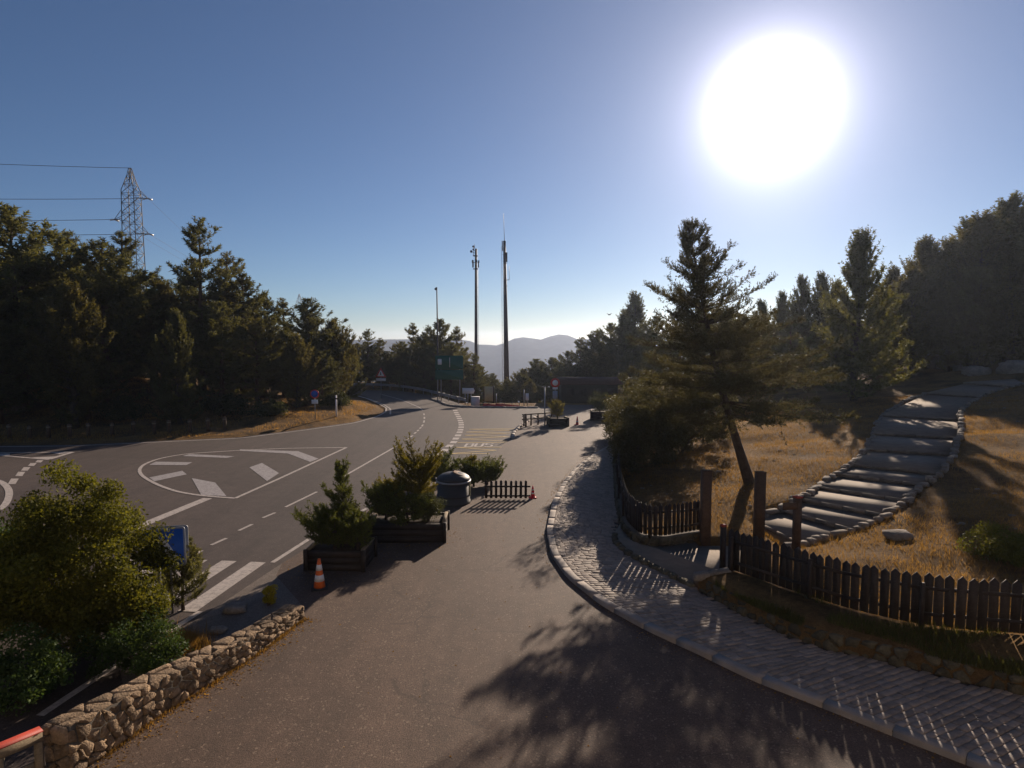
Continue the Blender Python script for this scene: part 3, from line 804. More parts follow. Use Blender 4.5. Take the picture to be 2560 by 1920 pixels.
# stone kerb along the landing's front
lfp = np.array(lf); ld = np.r_[0, np.cumsum(np.linalg.norm(np.diff(lfp, axis=0), axis=1))]
hr = np.random.default_rng(21)
def rock(r, sx, sy, sz, seed_div=1):
    bm = bmesh.new(); bmesh.ops.create_icosphere(bm, subdivisions=seed_div, radius=1)
    for v in bm.verts:
        k = 1 + r.uniform(-.14, .14); q_ = [math.copysign(abs(c_) ** .6, c_) * .92 for c_ in v.co]; v.co = Vector((q_[0] * sx * k, q_[1] * sy * k, q_[2] * sz * k))
    V = [tuple(v.co) for v in bm.verts]; F = [tuple(v.index for v in f.verts) for f in bm.faces]; bm.free()
    return V, F
u = .1
while u < ld[-1]:
    L = hr.uniform(.3, .55); p = np.array([np.interp(u, ld, lfp[:, q]) for q in (0, 1)]); p2 = np.array([np.interp(min(u + L, ld[-1]), ld, lfp[:, q]) for q in (0, 1)])
    V, F = rock(hr, L * .5, .12, .13, 2); a = math.atan2(*(p2 - p)[::-1])
    link('edge_stone', mesh_arrays('edge_stone', V, F, 'moss_stone'), land, ((p + p2)[0] / 2, (p + p2)[1] / 2, .10), a); u += L * .93

steps = thing('stone_steps', 'pale stepped path climbing the dry grass slope between rows of stones', 'steps')
Lr = resample(np.array(PATH_L), .05); Rr = resample(np.array(PATH_R), .05)
risers = [((1925, 1322), (2010, 1362)), ((2009, 1295), (2107, 1314)), ((2050, 1261), (2205, 1283)), ((2100, 1226), (2252, 1245)), ((2145, 1194), (2309, 1210)), ((2170, 1169), (2344, 1178)), ((2186, 1128), (2390, 1128)), ((2208, 1090), (2398, 1083)), ((2236, 1045), (2399, 1040)), ((2335, 985), (2455, 990)), ((2470, 958), (2530, 965)), ((2590, 938), (2600, 955))]
lin = [(hit(*a), hit(*b)) for a, b in risers]
def near_on(C_, p): return C_[np.argmin(np.linalg.norm(C_[:, :2] - p[:2], axis=1))]
lin = [(near_on(Lr, a), near_on(Rr, b)) for a, b in lin]
for k in range(len(lin) - 1):
    (a, b), (c, d) = lin[k], lin[k + 1]
    z = .5 * (a[2] + b[2]) + .02; z2 = .5 * (c[2] + d[2]) - .13
    z2 = max(z2, z)
    ov = .02
    MB().prism([a[:2], b[:2], d[:2] + (d - b)[:2] * ov, c[:2] + (c - a)[:2] * ov], z - .8, [z, z, z2, z2]).obj('step', 'step_concrete', steps)
    e = np.array([a[0], a[1], z]); g = np.array([b[0], b[1], z])
    m = 4
    for q in range(m):
        s0 = e + (g - e) * (q / m + .006); s1 = e + (g - e) * ((q + 1) / m - .006)
        MB().beam(s0 + [0, -.03, -.07], s1 + [0, -.03, -.07], .10, .13).obj('riser_stone', 'hill_stone', steps)
for C_ in (Lr, Rr):
    i = 0
    while i < len(C_) - 4:
        L = hr.uniform(.16, .7); j = min(len(C_) - 1, i + max(3, int(L / .05))); p, p2 = C_[i], C_[j]
        if p[1] > 46: break
        V, F = rock(hr, L * .52, hr.uniform(.10, .16), hr.uniform(.08, .12), 2)
        a = math.atan2((p2 - p)[1], (p2 - p)[0]); m = (p + p2) / 2
        link('edging_stone', mesh_arrays('edging_stone', V, F, 'hill_stone', True), steps, (m[0] + hr.normal(0, .05), m[1] + hr.normal(0, .04), hz(m[0], m[1]) + hr.uniform(.0, .06)), a + hr.normal(0, .12)); i = j

cw = thing('garden_wall', 'low dark stone wall carrying the curved picket fence', 'wall')
cwp = CF[CF[:, 1] < 34]; dcw = np.r_[0, np.cumsum(np.linalg.norm(np.diff(cwp, axis=0), axis=1))]; ncw = normals2d(cwp)
ncw = ncw if (cwp[len(cwp) // 2] + ncw[len(cwp) // 2])[0] < cwp[len(cwp) // 2][0] or (cwp[-2] + ncw[-2])[1] < cwp[-2][1] else -ncw
def cwq(u): return np.array([np.interp(u, dcw, cwp[:, q]) for q in (0, 1)]), np.array([np.interp(u, dcw, ncw[:, q]) for q in (0, 1)])
def cw_fn(u, v, o):
    p, n = cwq(u); p = p + n * (.14 + o); return (p[0], p[1], v)
us = np.linspace(0, dcw[-1], 40)
MB().prism([tuple(cwq(u)[0] + cwq(u)[1] * .135) for u in us] + [tuple(cwq(u)[0] - cwq(u)[1] * .15) for u in us[::-1]], -.05, CFZ - .03).obj('wall_core', 'mortar', cw)
cr_ = np.random.default_rng(41)
for poly in voronoi_cells(dcw[-1], CFZ - .02, .3, .2, cr_):
    V, F = stone_from_cell(poly, cw_fn, cr_, .01, .05); link('stone', mesh_arrays('stone', V, F, 'moss_stone'), cw)
# low retaining wall with planting under the straight fence
low = thing('retaining_wall', 'low mossy stone bank under the long dark picket fence', 'wall')
bk = BACK[[i for i in range(len(BACK)) if 1280 + FPX * BACK[i][0] / BACK[i][1] > 1752]]
bk = bk[bk[:, 1] > 2][::2]
db = np.r_[0, np.cumsum(np.linalg.norm(np.diff(bk, axis=0), axis=1))]
def lw(u): return np.array([np.interp(u, db, bk[:, q]) for q in (0, 1)])
rfr = RF
def lback(u):
    f = u / db[-1]; i = f * (len(rfr) - 1); return np.array([np.interp(i, np.arange(len(rfr)), rfr[:, q]) for q in (0, 1)])
def lz(u): return .52 + .22 * min(1, u / 6)
us = np.linspace(0, db[-1], 60); V = []
for u in us:
    a, b = lw(u), lback(u); V += [(*a, -.05), (*a, .42), (*(a * .8 + b * .2), .5), (*b, lz(u)), (*(b + (b - a) * .15), lz(u) - .4)]
F = []
for k in range(len(us) - 1):
    for c in range(4): F.append((k * 5 + c, (k + 1) * 5 + c, (k + 1) * 5 + c + 1, k * 5 + c + 1))
F.append((4, 3, 2, 1, 0))
link('earth_bank', mesh_arrays('earth_bank', V, F, 'dry_grass_ground'), low)
lr_ = np.random.default_rng(31)
def low_fn(u, v, o):
    p = lw(u); q = lback(u); n = (p - q); n = n / np.linalg.norm(n); p = p + n * (o - .02 - .1 * v); return (p[0], p[1], v + .06)
WLEN = min(db[-1], 9.0)
for poly in voronoi_cells(WLEN, .40, .28, .2, lr_):
    V, F = stone_from_cell(poly, low_fn, lr_, .012, .06); link('stone', mesh_arrays('stone', V, F, 'moss_stone'), low)
for q in range(7):
    p = lw(.02) * (1 - q / 7) + lback(.02) * q / 7
    V, F = rock(lr_, .17, .15, .12, 2); link('stone', mesh_arrays('stone', V, F, 'hill_stone', True), low, (p[0], p[1], .46))

# ------------------------------------------------------------------ fences
def picket_mesh(w, h, t, r=None):
    return MB().add([(-w / 2, -t / 2, 0), (w / 2, -t / 2, 0), (w / 2, -t / 2, h - w * .55), (0, -t / 2, h), (-w / 2, -t / 2, h - w * .55),
                     (-w / 2, t / 2, 0), (w / 2, t / 2, 0), (w / 2, t / 2, h - w * .55), (0, t / 2, h), (-w / 2, t / 2, h - w * .55)],
                    [(0, 1, 2, 3, 4), (9, 8, 7, 6, 5), (0, 5, 6, 1), (1, 6, 7, 2), (2, 7, 8, 3), (3, 8, 9, 4), (4, 9, 5, 0)]).mesh('picket', 'dark_timber')
def fence(label, pts, zfun, spacing, w, h, rails=(.25, .75), first=0.0, post_every=None, rr=None):
    f = thing('picket_fence', label, 'fence')
    p = resample(np.asarray(pts)[:, :2], .05); d = np.r_[0, np.cumsum(np.linalg.norm(np.diff(p, axis=0), axis=1))]
    me = picket_mesh(w, h, .022); r = np.random.default_rng(len(label))
    s = first; tg = np.gradient(p, axis=0); n = normals2d(p)
    while s < d[-1]:
        i = int(np.argmin(abs(d - s))); q = np.array([np.interp(s, d, p[:, 0]), np.interp(s, d, p[:, 1])]); a = math.atan2(tg[i][1], tg[i][0])
        o = link('picket', me, f, (q[0], q[1], zfun(q) + .04), a)
        o.rotation_euler = (r.normal(0, .012), r.normal(0, .012), a); o.scale = (1, 1, 1 + r.normal(0, .012)); s += spacing
    for rz in rails:
        idx = np.unique(np.r_[np.arange(0, len(p), 30), len(p) - 1])
        for a, b in zip(idx[:-1], idx[1:]):
            off = n[a] * .035
            MB().beam((p[a][0] + off[0], p[a][1] + off[1], zfun(p[a]) + h * rz), (p[b][0] + off[0], p[b][1] + off[1], zfun(p[b]) + h * rz), .03, .07).obj('rail', 'dark_timber', f)
    if post_every:
        s = 0.1
        while s < d[-1]:
            i = int(np.argmin(abs(d - s))); q = p[i] + n[i] * .09
            MB().box((q[0], q[1], zfun(p[i]) + h * .42), (.08, .08, h * .9), math.atan2(tg[i][1], tg[i][0])).obj('fence_post', 'dark_timber', f); s += post_every
    return f
fence('curved dark picket fence along the sidewalk below the leaning spruce', CF[(CF[:, 1] < 43)], lambda q: CFZ - .04, .165, .125, .98, post_every=2.4)
def rf_z(q):
    i = int(np.argmin(np.linalg.norm(RF - q[:2], axis=1))); f = i / (len(RF) - 1); return lz(f * db[-1]) - .02
fence('long dark picket fence along the top of the mossy stone bank', RF[RF[:, 1] > 3.5], rf_z, .192, .168, 1.08, post_every=2.2)
sf0, sf1 = G(1212, 1248)[:2], G(1326, 1248)[:2]
fence('short dark picket fence between the round waste container and red cone', np.array([sf0, sf1]), lambda q: 0.0, .205, .105, .76, rails=(.2, .72), first=.06)

for (p, h, lab, ti) in ((POST1, 2.36, 'tall square timber gateway post at the end of the curved fence', .0), (POST2, 2.32, 'tall square timber gateway post beside the stepped path, behind the long fence', .02)):
    g_ = thing('gate_post', lab, 'post', (p[0], p[1], LAND_Z - .02), .15)
    MB().box((0, 0, h / 2), (.27, .22, h)).obj('shaft', 'brown_timber', g_); MB().box((0, 0, h + .012), (.29, .24, .024)).obj('cap', 'brown_timber', g_)
p = G(1806, 1424, .18); b_ = thing('bollard', 'slim dark post with red top at the end of the long fence', 'bollard', (p[0], p[1], .17))
MB().box((0, 0, .62), (.12, .12, 1.24), .2).obj('shaft', 'dark_timber', b_); MB().box((0, 0, 1.27), (.13, .13, .06), .2).obj('cap', 'red_paint', b_)
p = hit(1990, 1375); s_ = thing('trail_signpost', 'wooden trail signpost with a short board beside the stepped path', 'signpost', (p[0], p[1], p[2] - .05))
MB().box((0, 0, .8), (.17, .17, 1.6), .3).obj('shaft', 'brown_timber', s_); MB().box((0, 0, 1.62), (.2, .2, .05), .3).obj('cap', 'red_paint', s_)
MB().box((-.22, -.09, 1.37), (.5, .05, .2), .1).obj('board', 'brown_timber', s_)

# ------------------------------------------------------------------ planters, container, cones
def planter(label, cen, sx, sy, h, rot):
    t = thing('planter', label, 'planter', (cen[0], cen[1], 0), rot)
    for sgn_, ax in ((-1, 0), (1, 0), (-1, 1), (1, 1)):
        for k in range(3):
            z = h * (k + .5) / 3; hh = h / 3 - .012
            if ax == 0: MB().box((0, sgn_ * (sy / 2 - .03), z), (sx, .06, hh)).obj('plank', 'dark_timber', t)
            else: MB().box((sgn_ * (sx / 2 - .03), 0, z), (.06, sy - .124, hh)).obj('plank', 'dark_timber', t)
    for a in (-1, 1):
        for b in (-1, 1): MB().box((a * (sx / 2 + .012), b * (sy / 2 + .012), h / 2 + .02), (.1, .1, h + .04)).obj('corner_post', 'dark_timber', t)
        MB().box((a * (sx / 2 - .03), 0, h + .025), (.11, sy - .15, .035)).obj('rim', 'weathered_timber', t)
    MB().box((0, 0, h * .5 - .03), (sx - .13, sy - .13, h - .06)).obj('soil', 'planter_soil', t)
    return t
PL1 = (G(757, 1428)[:2] + G(879, 1428)[:2]) / 2 + np.array([.25, .62])
PL2 = (G(925, 1356)[:2] + G(1084, 1358)[:2]) / 2 + np.array([.15, .7])
planter('dark timber planter of junipers beside the orange striped cone', PL1, 1.65, 1.25, .58, -.05)
planter('long dark timber planter with round shrub before the waste container', PL2, 2.45, 1.4, .62, .02)
PL3 = G(1392, 1066)[:2] + np.array([.1, .5]); PL4 = G(1503, 1052)[:2] + np.array([0, .6])
planter('small dark planter beside the timber cycle rack', PL3, 1.45, 1.2, .62, .1)
planter('dark planter with a tall bush by the end of the curved fence', PL4, 1.5, 1.2, .75, -.1)

cb = G(1131, 1265)[:2] + np.array([0, .55])
ct = thing('waste_container', 'big round dark metal waste container with domed lid', 'container', (cb[0], cb[1], 0))
R0 = .66
MB().lathe([(R0 + .03, 0), (R0 + .03, .09), (R0, .11), (R0, .86)], 36).obj('drum', 'container_steel', ct, True)
MB().lathe([(R0 + .012, .30), (R0 + .03, .32), (R0 + .03, .35), (R0 + .012, .37)], 36).obj('band', 'container_steel', ct, True)
MB().lathe([(R0 + .012, .865), (R0 + .045, .88), (R0 + .045, .93), (R0 + .012, .945)], 36).obj('rim_band', 'galvanised_steel', ct, True)
MB().lathe([(R0 + .02, .95), (R0 + .02, 1.0), (R0 - .04, 1.08), (R0 - .16, 1.16), (R0 - .33, 1.225), (R0 - .5, 1.25), (.02, 1.26)], 36).obj('lid', 'container_steel', ct, True)
M = Matrix.Rotation(math.radians(16), 3, 'Y')
hm = MB(); 
for k in range(1): hm.lathe([(.28, 0), (.3, .012), (.3, .028), (.27, .04)], 24)
fl = link('fill_flap', mesh_arrays('fill_flap', hm.v, hm.f, 'lid_rust', True), ct, (.24, -.02, 1.185)); fl.rotation_euler = (0, math.radians(17), 0)
MB().box((0, 0, 1.31), (.05, .05, .12)).obj('handle', 'dark_steel', ct)
MB().box((.66, -.12, .6), (.06, .1, .6)).obj('side_bracket', 'board_cream', ct)
MB().box((-.7, -.05, .99), (.05, .08, .06)).obj('hinge', 'galvanised_steel', ct)

def cone(label, p, h, body, base, bands, group=None):
    t = thing('traffic_cone', label, 'cone', (p[0], p[1], 0), .3); r0, r1 = h * .19, h * .045
    MB().box((0, 0, .02), (h * .52, h * .52, .04)).obj('base', base, t)
    rr = lambda f: r0 + (r1 - r0) * f
    MB().lathe([(rr(f), .04 + (h - .04) * f) for f in (0, .25, .5, .75, 1)], 20).obj('body', body, t, True)
    for a, b in bands:
        MB().lathe([(rr(a) + .004, .04 + (h - .04) * a), (rr(b) + .004, .04 + (h - .04) * b)], 20).obj('band', 'cone_white', t, True)
    return t
cone('orange and white striped traffic cone by the end of the stone wall', G(799, 1470), .80, 'cone_orange', 'black_rubber', [(.22, .44), (.6, .8)])
cone('red traffic cone at the end of the short picket fence', G(1332, 1245), .52, 'cone_red', 'cone_red', [(.3, .42), (.6, .72)])
cone('red traffic cone between the two far planters', G(1443, 1062), .66, 'cone_red', 'cone_red', [(.3, .45)])

# ------------------------------------------------------------------ foliage engines
def shoots_mesh(name, P, D, L, R, m, w, mat, r, spread=(35, 75)):
    P, D = np.array(P), np.array(D); L, R = np.array(L)[:, None, None], np.array(R)[:, None, None]; n = len(P)
    D = D / (np.linalg.norm(D, axis=1, keepdims=True) + 1e-9)
    ref = np.where(np.abs(D[:, 2:3]) < .9, np.array([[0, 0, 1.0]]), np.array([[1.0, 0, 0]]))
    U = np.cross(D, ref); U /= np.linalg.norm(U, axis=1, keepdims=True); W = np.cross(D, U)
    t = r.random((n, m, 1)); an = r.random((n, m, 1)) * 2 * np.pi; el = np.radians(r.uniform(*spread, (n, m, 1)))
    dirs = D[:, None] * np.cos(el) + (U[:, None] * np.cos(an) + W[:, None] * np.sin(an)) * np.sin(el)
    base = P[:, None] + D[:, None] * L * t
    ln = R * r.uniform(.7, 1.3, (n, m, 1))
    sd = np.cross(dirs, r.normal(0, 1, (n, m, 3))); sd /= np.linalg.norm(sd, axis=2, keepdims=True) + 1e-9
    sd = sd * w / 2
    V = np.stack([base - sd, base + sd, base + dirs * ln], 2).reshape(-1, 3)
    F = np.arange(len(V)).reshape(-1, 3)
    return mesh_arrays(name, V, F, mat)

def leaves_mesh(name, P, size, mat, r, flat=0.0):
    n = len(P); P = np.asarray(P)
    a = r.normal(0, 1, (n, 3)); a[:, 2] *= (1 - flat); a /= np.linalg.norm(a, axis=1, keepdims=True)
    b = np.cross(a, r.normal(0, 1, (n, 3))); b /= np.linalg.norm(b, axis=1, keepdims=True) + 1e-9
    s = size * r.uniform(.6, 1.3, (n, 1))
    V = np.stack([P - a * s, P + b * s * .5, P + a * s, P - b * s * .5], 1).reshape(-1, 3)
    return mesh_arrays(name, V, np.arange(len(V)).reshape(-1, 4), mat)

def conifer(r, H, base, rmax, prof, nb, el0, el1, dens, shoot_l, blade, m, w, mat, bark, trunk_r, droop=0.0, upturn=.3, tier=None, lean=(0, 0), side=.38, flat=.35, gapp=0.0, candle=0.0):
    """returns (trunk mesh, crown mesh)"""
    tb = MB(); npt = 7
    off = np.cumsum(r.normal(0, H * .006, (npt, 2)), 0); off[0] = 0
    tp = [(off[i][0] + lean[0] * (i / (npt - 1)), off[i][1] + lean[1] * (i / (npt - 1)), H * i / (npt - 1)) for i in range(npt)]
    tb.tube(tp, [trunk_r * (1.25 if i == 0 else 1) * (1 - .93 * i / (npt - 1)) + .012 for i in range(npt)], 8)
    tpa = np.array(tp)
    def tpos(z): return np.array([np.interp(z, tpa[:, 2], tpa[:, k]) for k in range(3)])
    P, D, Ls, Rs = [], [], [], []
    lop = r.uniform(0, 6.28)
    for b in range(nb):
        f = (b + r.random()) / nb
        z = base + (H - base) * f ** .92
        if tier: z = base + round((z - base) / tier) * tier + r.normal(0, tier * .10)
        z = min(z, H * .985); f = max(0.0, min(1.0, (z - base) / (H - base)))
        if r.random() < gapp: continue
        az = r.uniform(0, 2 * np.pi); Lb = rmax * prof(f) * r.uniform(.62, 1.12) * (1 + .16 * math.cos(az - lop)) + .12
        el = math.radians(el0 + (el1 - el0) * f + r.normal(0, 6))
        o = tpos(z); h = np.array([math.cos(az), math.sin(az), 0])
        def bp(t): return o + h * (Lb * t * math.cos(el)) + np.array([0, 0, Lb * (math.sin(el) * t - droop * t * t * .9 + upturn * t ** 3 * .35)])
        bpts = [bp(t) for t in (0, .35, .7, 1)]
        tb.tube(bpts, [max(.012, trunk_r * .22 * (1 - f * .6)), max(.01, trunk_r * .15 * (1 - f * .6)), .011, .006], 4, cap=False)
        if candle > 0:
            for t_c in (.62, .8, .93, 1.0):
                P.append(bp(t_c)); D.append(np.array([r.normal(0, .16), r.normal(0, .16), 1.0]) + h * .25); Ls.append(candle * r.uniform(.6, 1.3)); Rs.append(blade * .75)
                P.append(P[-1]); D.append(D[-1]); Ls.append(Ls[-1]); Rs.append(Rs[-1])
        ns = max(3, int(dens * Lb))
        lat = np.array([-h[1], h[0], 0])
        t = np.where(r.random(ns) > .12, r.uniform(.18, 1.0, ns), 1.0)[:, None]
        def bpv(t): return o + h * (Lb * t * math.cos(el)) + np.array([0, 0, 1.0]) * (Lb * (math.sin(el) * t - droop * t * t * .9 + upturn * t ** 3 * .35))
        p0 = bpv(t); tg = bpv(np.minimum(1.02, t + .03)) - bpv(t - .03); tg /= np.linalg.norm(tg, axis=1, keepdims=True)
        an = np.radians(np.where(t < 1, r.uniform(18, 65, (ns, 1)), r.uniform(0, 20, (ns, 1)))); sg = np.where(r.random((ns, 1)) < .5, 1, -1)
        d = tg * np.cos(an) + lat * sg * np.sin(an); d[:, 2] += r.normal(.12, flat * .5, ns)
        d /= np.linalg.norm(d, axis=1, keepdims=True); sl = (side * Lb * (1.12 - t) + .18) * r.uniform(.5, 1.1, (ns, 1))
        kk = np.maximum(1, (sl[:, 0] / shoot_l * 1.3).astype(int)); idx = np.repeat(np.arange(ns), kk)
        qf = (np.arange(len(idx)) - np.repeat(np.cumsum(kk) - kk, kk)) / kk[idx]
        s0 = p0[idx] + d[idx] * sl[idx] * qf[:, None]; sd = d[idx] + r.normal(0, .38, (len(idx), 3)); sd[:, 2] += upturn * .5
        sd /= np.linalg.norm(sd, axis=1, keepdims=True)
        P += list(s0); D += list(sd); Ls += list(shoot_l * r.uniform(.7, 1.25, len(idx))); Rs += list(blade * r.uniform(.8, 1.2, len(idx)))
    for q in range(4):
        P.append(tpos(H * .93)); D.append(np.array([r.normal(0, .1), r.normal(0, .1), 1])); Ls.append(H * .06); Rs.append(blade)
    return tb.mesh('trunk', bark, True), shoots_mesh('crown', P, D, Ls, Rs, m, w, mat, r), len(P)

P_cone = lambda f: (1 - f) ** .8 * (0.55 + .45 * min(1, f * 8 + .3))
P_round = lambda f: max(.05, math.sin(math.pi * min(1, .18 + .82 * f) ** 1.1)) * (1.05 - .35 * f)
P_layer = lambda f: max(.06, (1 - f ** 1.6) * (.62 + .38 * math.sin(f * 23 + 1.0)) + .06)
PRO = {}
def proto(key, *a, **k):
    t, c, n = conifer(*a, **k); print('PROTO', key, len(c.polygons), len(t.polygons)); PRO[key] = (t, c, a[1])
R_ = np.random.default_rng
# nb, el0, el1, dens, shoot_l, blade, m, w
proto('scots_a', R_(1), 15.0, 1.6, 4.4, P_layer, 120, -4, 38, 11.5, .42, .24, 11, .075, 'pine_needles', 'pine_bark', .26, upturn=.6, tier=.95)
proto('scots_b', R_(2), 13.0, .8, 3.9, P_round, 125, -2, 48, 11.0, .42, .24, 11, .078, 'pine_needles', 'pine_bark', .24, upturn=.7, tier=.7)
proto('scots_c', R_(12), 14.0, 1.0, 4.0, P_layer, 120, -8, 42, 11.0, .42, .24, 11, .075, 'pine_needles_warm', 'pine_bark', .25, upturn=.6, tier=1.2)
proto('young_pine', R_(3), 10.0, .2, 3.0, P_cone, 150, 6, 58, 11.0, .38, .19, 11, .070, 'pine_needles', 'bark', .17, upturn=1.1, tier=.5, candle=.75)
proto('young_pine_b', R_(4), 10.0, .2, 2.7, P_round, 150, 18, 66, 11.0, .40, .19, 11, .070, 'pine_needles_warm', 'bark', .18, upturn=1.4, tier=.55, candle=.8)

TREE_NAME = {'scots_a': 'pine_tree', 'scots_b': 'pine_tree', 'scots_c': 'pine_tree', 'young_pine': 'young_pine_tree', 'young_pine_b': 'young_pine_tree', 'far_pine': 'pine_tree'}
tr = np.random.default_rng(77)
OWN = {(308, 588): 'pine whose crown covers the foot of the lattice pylon', (565, 640): 'ragged pine just right of the tallest layered pine on the bank',
       (835, 815): 'slim pine at the outer tip of the bank above the white marker post', (775, 752): 'broad pine on the bank above the no parking sign',
       (918, 825): 'flat-topped open pine behind the triangular warning sign', (1100, 803): 'dense round pine directly behind the slim camera pole', (1186, 885): 'sparse pine standing at the foot of the shorter radio mast',
       (1590, 748): 'pointed pine standing directly behind the thicket beside the leaning spruce', (2325, 618): 'tall bushy pine directly above the small stone hut', (2520, 520): 'highest pine at the top of the hillside wood', (1305, 930): 'low round pine just right of the taller mast'}
def tree(key, px, ptop, y, label, group, wide=1.0, sink=.1):
    label = OWN.get((px, ptop), label)
    t, c, H0 = PRO[key]; top = AT(px, ptop, y); zb = hz(top[0], y) - sink; sz = (top[2] - zb) / H0
    o = thing(TREE_NAME[key], label, 'tree', (top[0], y, zb), tr.uniform(0, 6.28), group)
    o.scale = (sz * wide, sz * wide, sz)
    link('trunk', t, o); link('crown', c, o)
    return o

g6 = 'pines at the back of the left wood'; l6 = 'dark pine deep in the wood behind the bollards and bank'
for i_ in range(26):
    px = -120 + i_ * 38 + tr.uniform(-14, 14); sk = np.interp(px, [-120, 0, 300, 480, 560, 640, 860, 900], [640, 640, 690, 700, 740, 800, 900, 930])
    tree(('scots_b', 'scots_c', 'young_pine_b', 'scots_b')[i_ % 4], px, sk + tr.uniform(-15, 40), tr.uniform(68, 84) if i_ % 2 else tr.uniform(56, 66), l6, g6, 1.4)
gl = 'pines of the dark wood behind the roadside bollards'
ll = 'tall dark pine in the wood behind the roadside bollards'
for k, px, pt, y, w in (('scots_b', 20, 525, 50, 1.1), ('scots_a', 165, 585, 54, 1.0), ('scots_b', 245, 612, 52, 1.0), ('scots_a', 308, 588, 60, 1.0), ('scots_c', -80, 560, 52, 1.1),
                        ('scots_b', 90, 640, 60, 1.2), ('scots_b', 380, 690, 66, 1.2), ('scots_c', 200, 700, 47, .9), ('scots_b', -20, 690, 46, 1.0), ('scots_a', 330, 760, 74, 1.0)):
    tree(k, px, pt, y, ll, gl, w * 1.25)
tree('scots_a', 492, 553, 57, 'tallest layered pine standing right of the lattice pylon', None, 1.12)
g2 = 'pines on the bank inside the road bend'; l2 = 'dark pine on the earth bank inside the bend of the road'
for k, px, pt, y, w in (('scots_c', 565, 640, 62, 1.0), ('scots_b', 600, 690, 60, 1.0), ('scots_b', 655, 742, 64, 1.0), ('scots_c', 705, 752, 66, 1.0), ('scots_b', 775, 752, 61, 1.1), ('young_pine_b', 835, 815, 62, 1.2), ('scots_b', 545, 760, 54, 1.0), ('scots_c', 640, 800, 56, 1.1), ('young_pine_b', 740, 850, 55, 1.1), ('young_pine', 865, 858, 66, 1.0)):
    tree(k, px, pt, y, l2, g2, w * 1.25)
tree('young_pine', 442, 795, 47, 'young conical pine in the open in front of the grey cabin', None, 1.0)
tree('young_pine_b', 172, 735, 45, 'rounded young pine at the edge of the wood by the bollards', None, 1.2)
g3 = 'pines beyond the road behind the green road sign'; l3 = 'spreading pine beyond the guardrail behind the road signs'
for k, px, pt, y, w in (('scots_a', 918, 825, 92, 1.3), ('scots_c', 985, 862, 96, 1.3), ('scots_c', 1032, 812, 90, 1.2), ('scots_b', 1062, 835, 86, 1.1), ('scots_b', 1100, 803, 84, 1.2), ('scots_c', 1142, 822, 88, 1.1), ('scots_a', 1186, 885, 82, 1.3), ('scots_b', 1232, 935, 88, 1.3), ('scots_b', 880, 880, 90, 1.2), ('scots_b', 955, 905, 85, 1.2), ('scots_b', 1010, 900, 82, 1.2), ('scots_b', 893, 862, 92, 1.5), ('scots_c', 950, 848, 94, 1.5), ('scots_b', 968, 880, 88, 1.5), ('scots_b', 1006, 856, 94, 1.5), ('scots_b', 1080, 870, 82, 1.5), ('scots_b', 1125, 860, 80, 1.5), ('scots_c', 1160, 880, 84, 1.4)):
    tree(k, px, pt, y, l3, g3, w)
g4 = 'pines beyond the far end of the forecourt'; l4 = 'dark pine beyond the far end of the forecourt by the masts'
for k, px, pt, y, w in (('young_pine_b', 1305, 930, 92, 1.5), ('scots_b', 1340, 900, 90, 1.4), ('scots_b', 1378, 897, 88, 1.4), ('scots_b', 1418, 880, 92, 1.3), ('scots_a', 1450, 846, 90, 1.2), ('scots_b', 1486, 830, 94, 1.2), ('scots_b', 1525, 812, 92, 1.2), ('young_pine', 1562, 788, 88, 1.2), ('young_pine', 1590, 748, 86, 1.1), ('scots_b', 1640, 795, 80, 1.2), ('scots_b', 1270, 950, 84, 1.3), ('young_pine_b', 1465, 900, 84, 1.3), ('young_pine_b', 1325, 955, 78, 1.4), ('young_pine_b', 1510, 880, 80, 1.5), ('scots_b', 1240, 950, 90, 1.4), ('young_pine_b', 1405, 935, 80, 1.4)):
    tree(k, px, pt, y, l4, g4, w * 1.15)
g7 = 'low pines closing the view beyond the forecourt'; l7 = 'low bushy pine closing the view far beyond the forecourt'
for i_ in range(24):
    px = 880 + i_ * 34 + tr.uniform(-12, 12); sk = np.interp(px, [880, 960, 1150, 1185, 1215, 1290, 1330, 1400, 1620], [870, 870, 870, 905, 945, 950, 930, 905, 860])
    tree(('scots_b', 'young_pine_b', 'scots_c')[i_ % 3], px, sk + tr.uniform(-5, 18), tr.uniform(80, 100), l7, g7, 1.5)
g5 = 'pines crowning the dry grass hillside'; l5 = 'dark pine in the wood crowning the dry grass hillside'
for k, px, pt, y, w in (('young_pine', 1905, 765, 60, 1.1), ('young_pine', 1955, 745, 62, 1.0), ('young_pine', 2008, 708, 60, 1.0), ('young_pine', 2055, 700, 58, 1.0), ('young_pine', 2090, 722, 56, 1.0), ('scots_b', 1850, 790, 58, 1.2), ('young_pine_b', 2235, 690, 60, 1.3),
                        ('young_pine_b', 2325, 618, 52, 1.25), ('young_pine_b', 2385, 620, 50, 1.3), ('young_pine', 2425, 570, 50, 1.3), ('young_pine_b', 2470, 560, 47, 1.4), ('young_pine', 2520, 520, 48, 1.4), ('young_pine_b', 2585, 525, 47, 1.4), ('young_pine_b', 2290, 690, 54, 1.3), ('scots_b', 2060, 780, 52, 1.2), ('scots_b', 1980, 800, 54, 1.2), ('young_pine_b', 2450, 690, 45, 1.3), ('young_pine_b', 2540, 640, 44, 1.4), ('young_pine_b', 2680, 560, 46, 1.4), ('young_pine_b', 2380, 740, 47, 1.2)):
    tree(k, px, pt, y + 11 if y < 54 else y + 5, l5, g5, w)
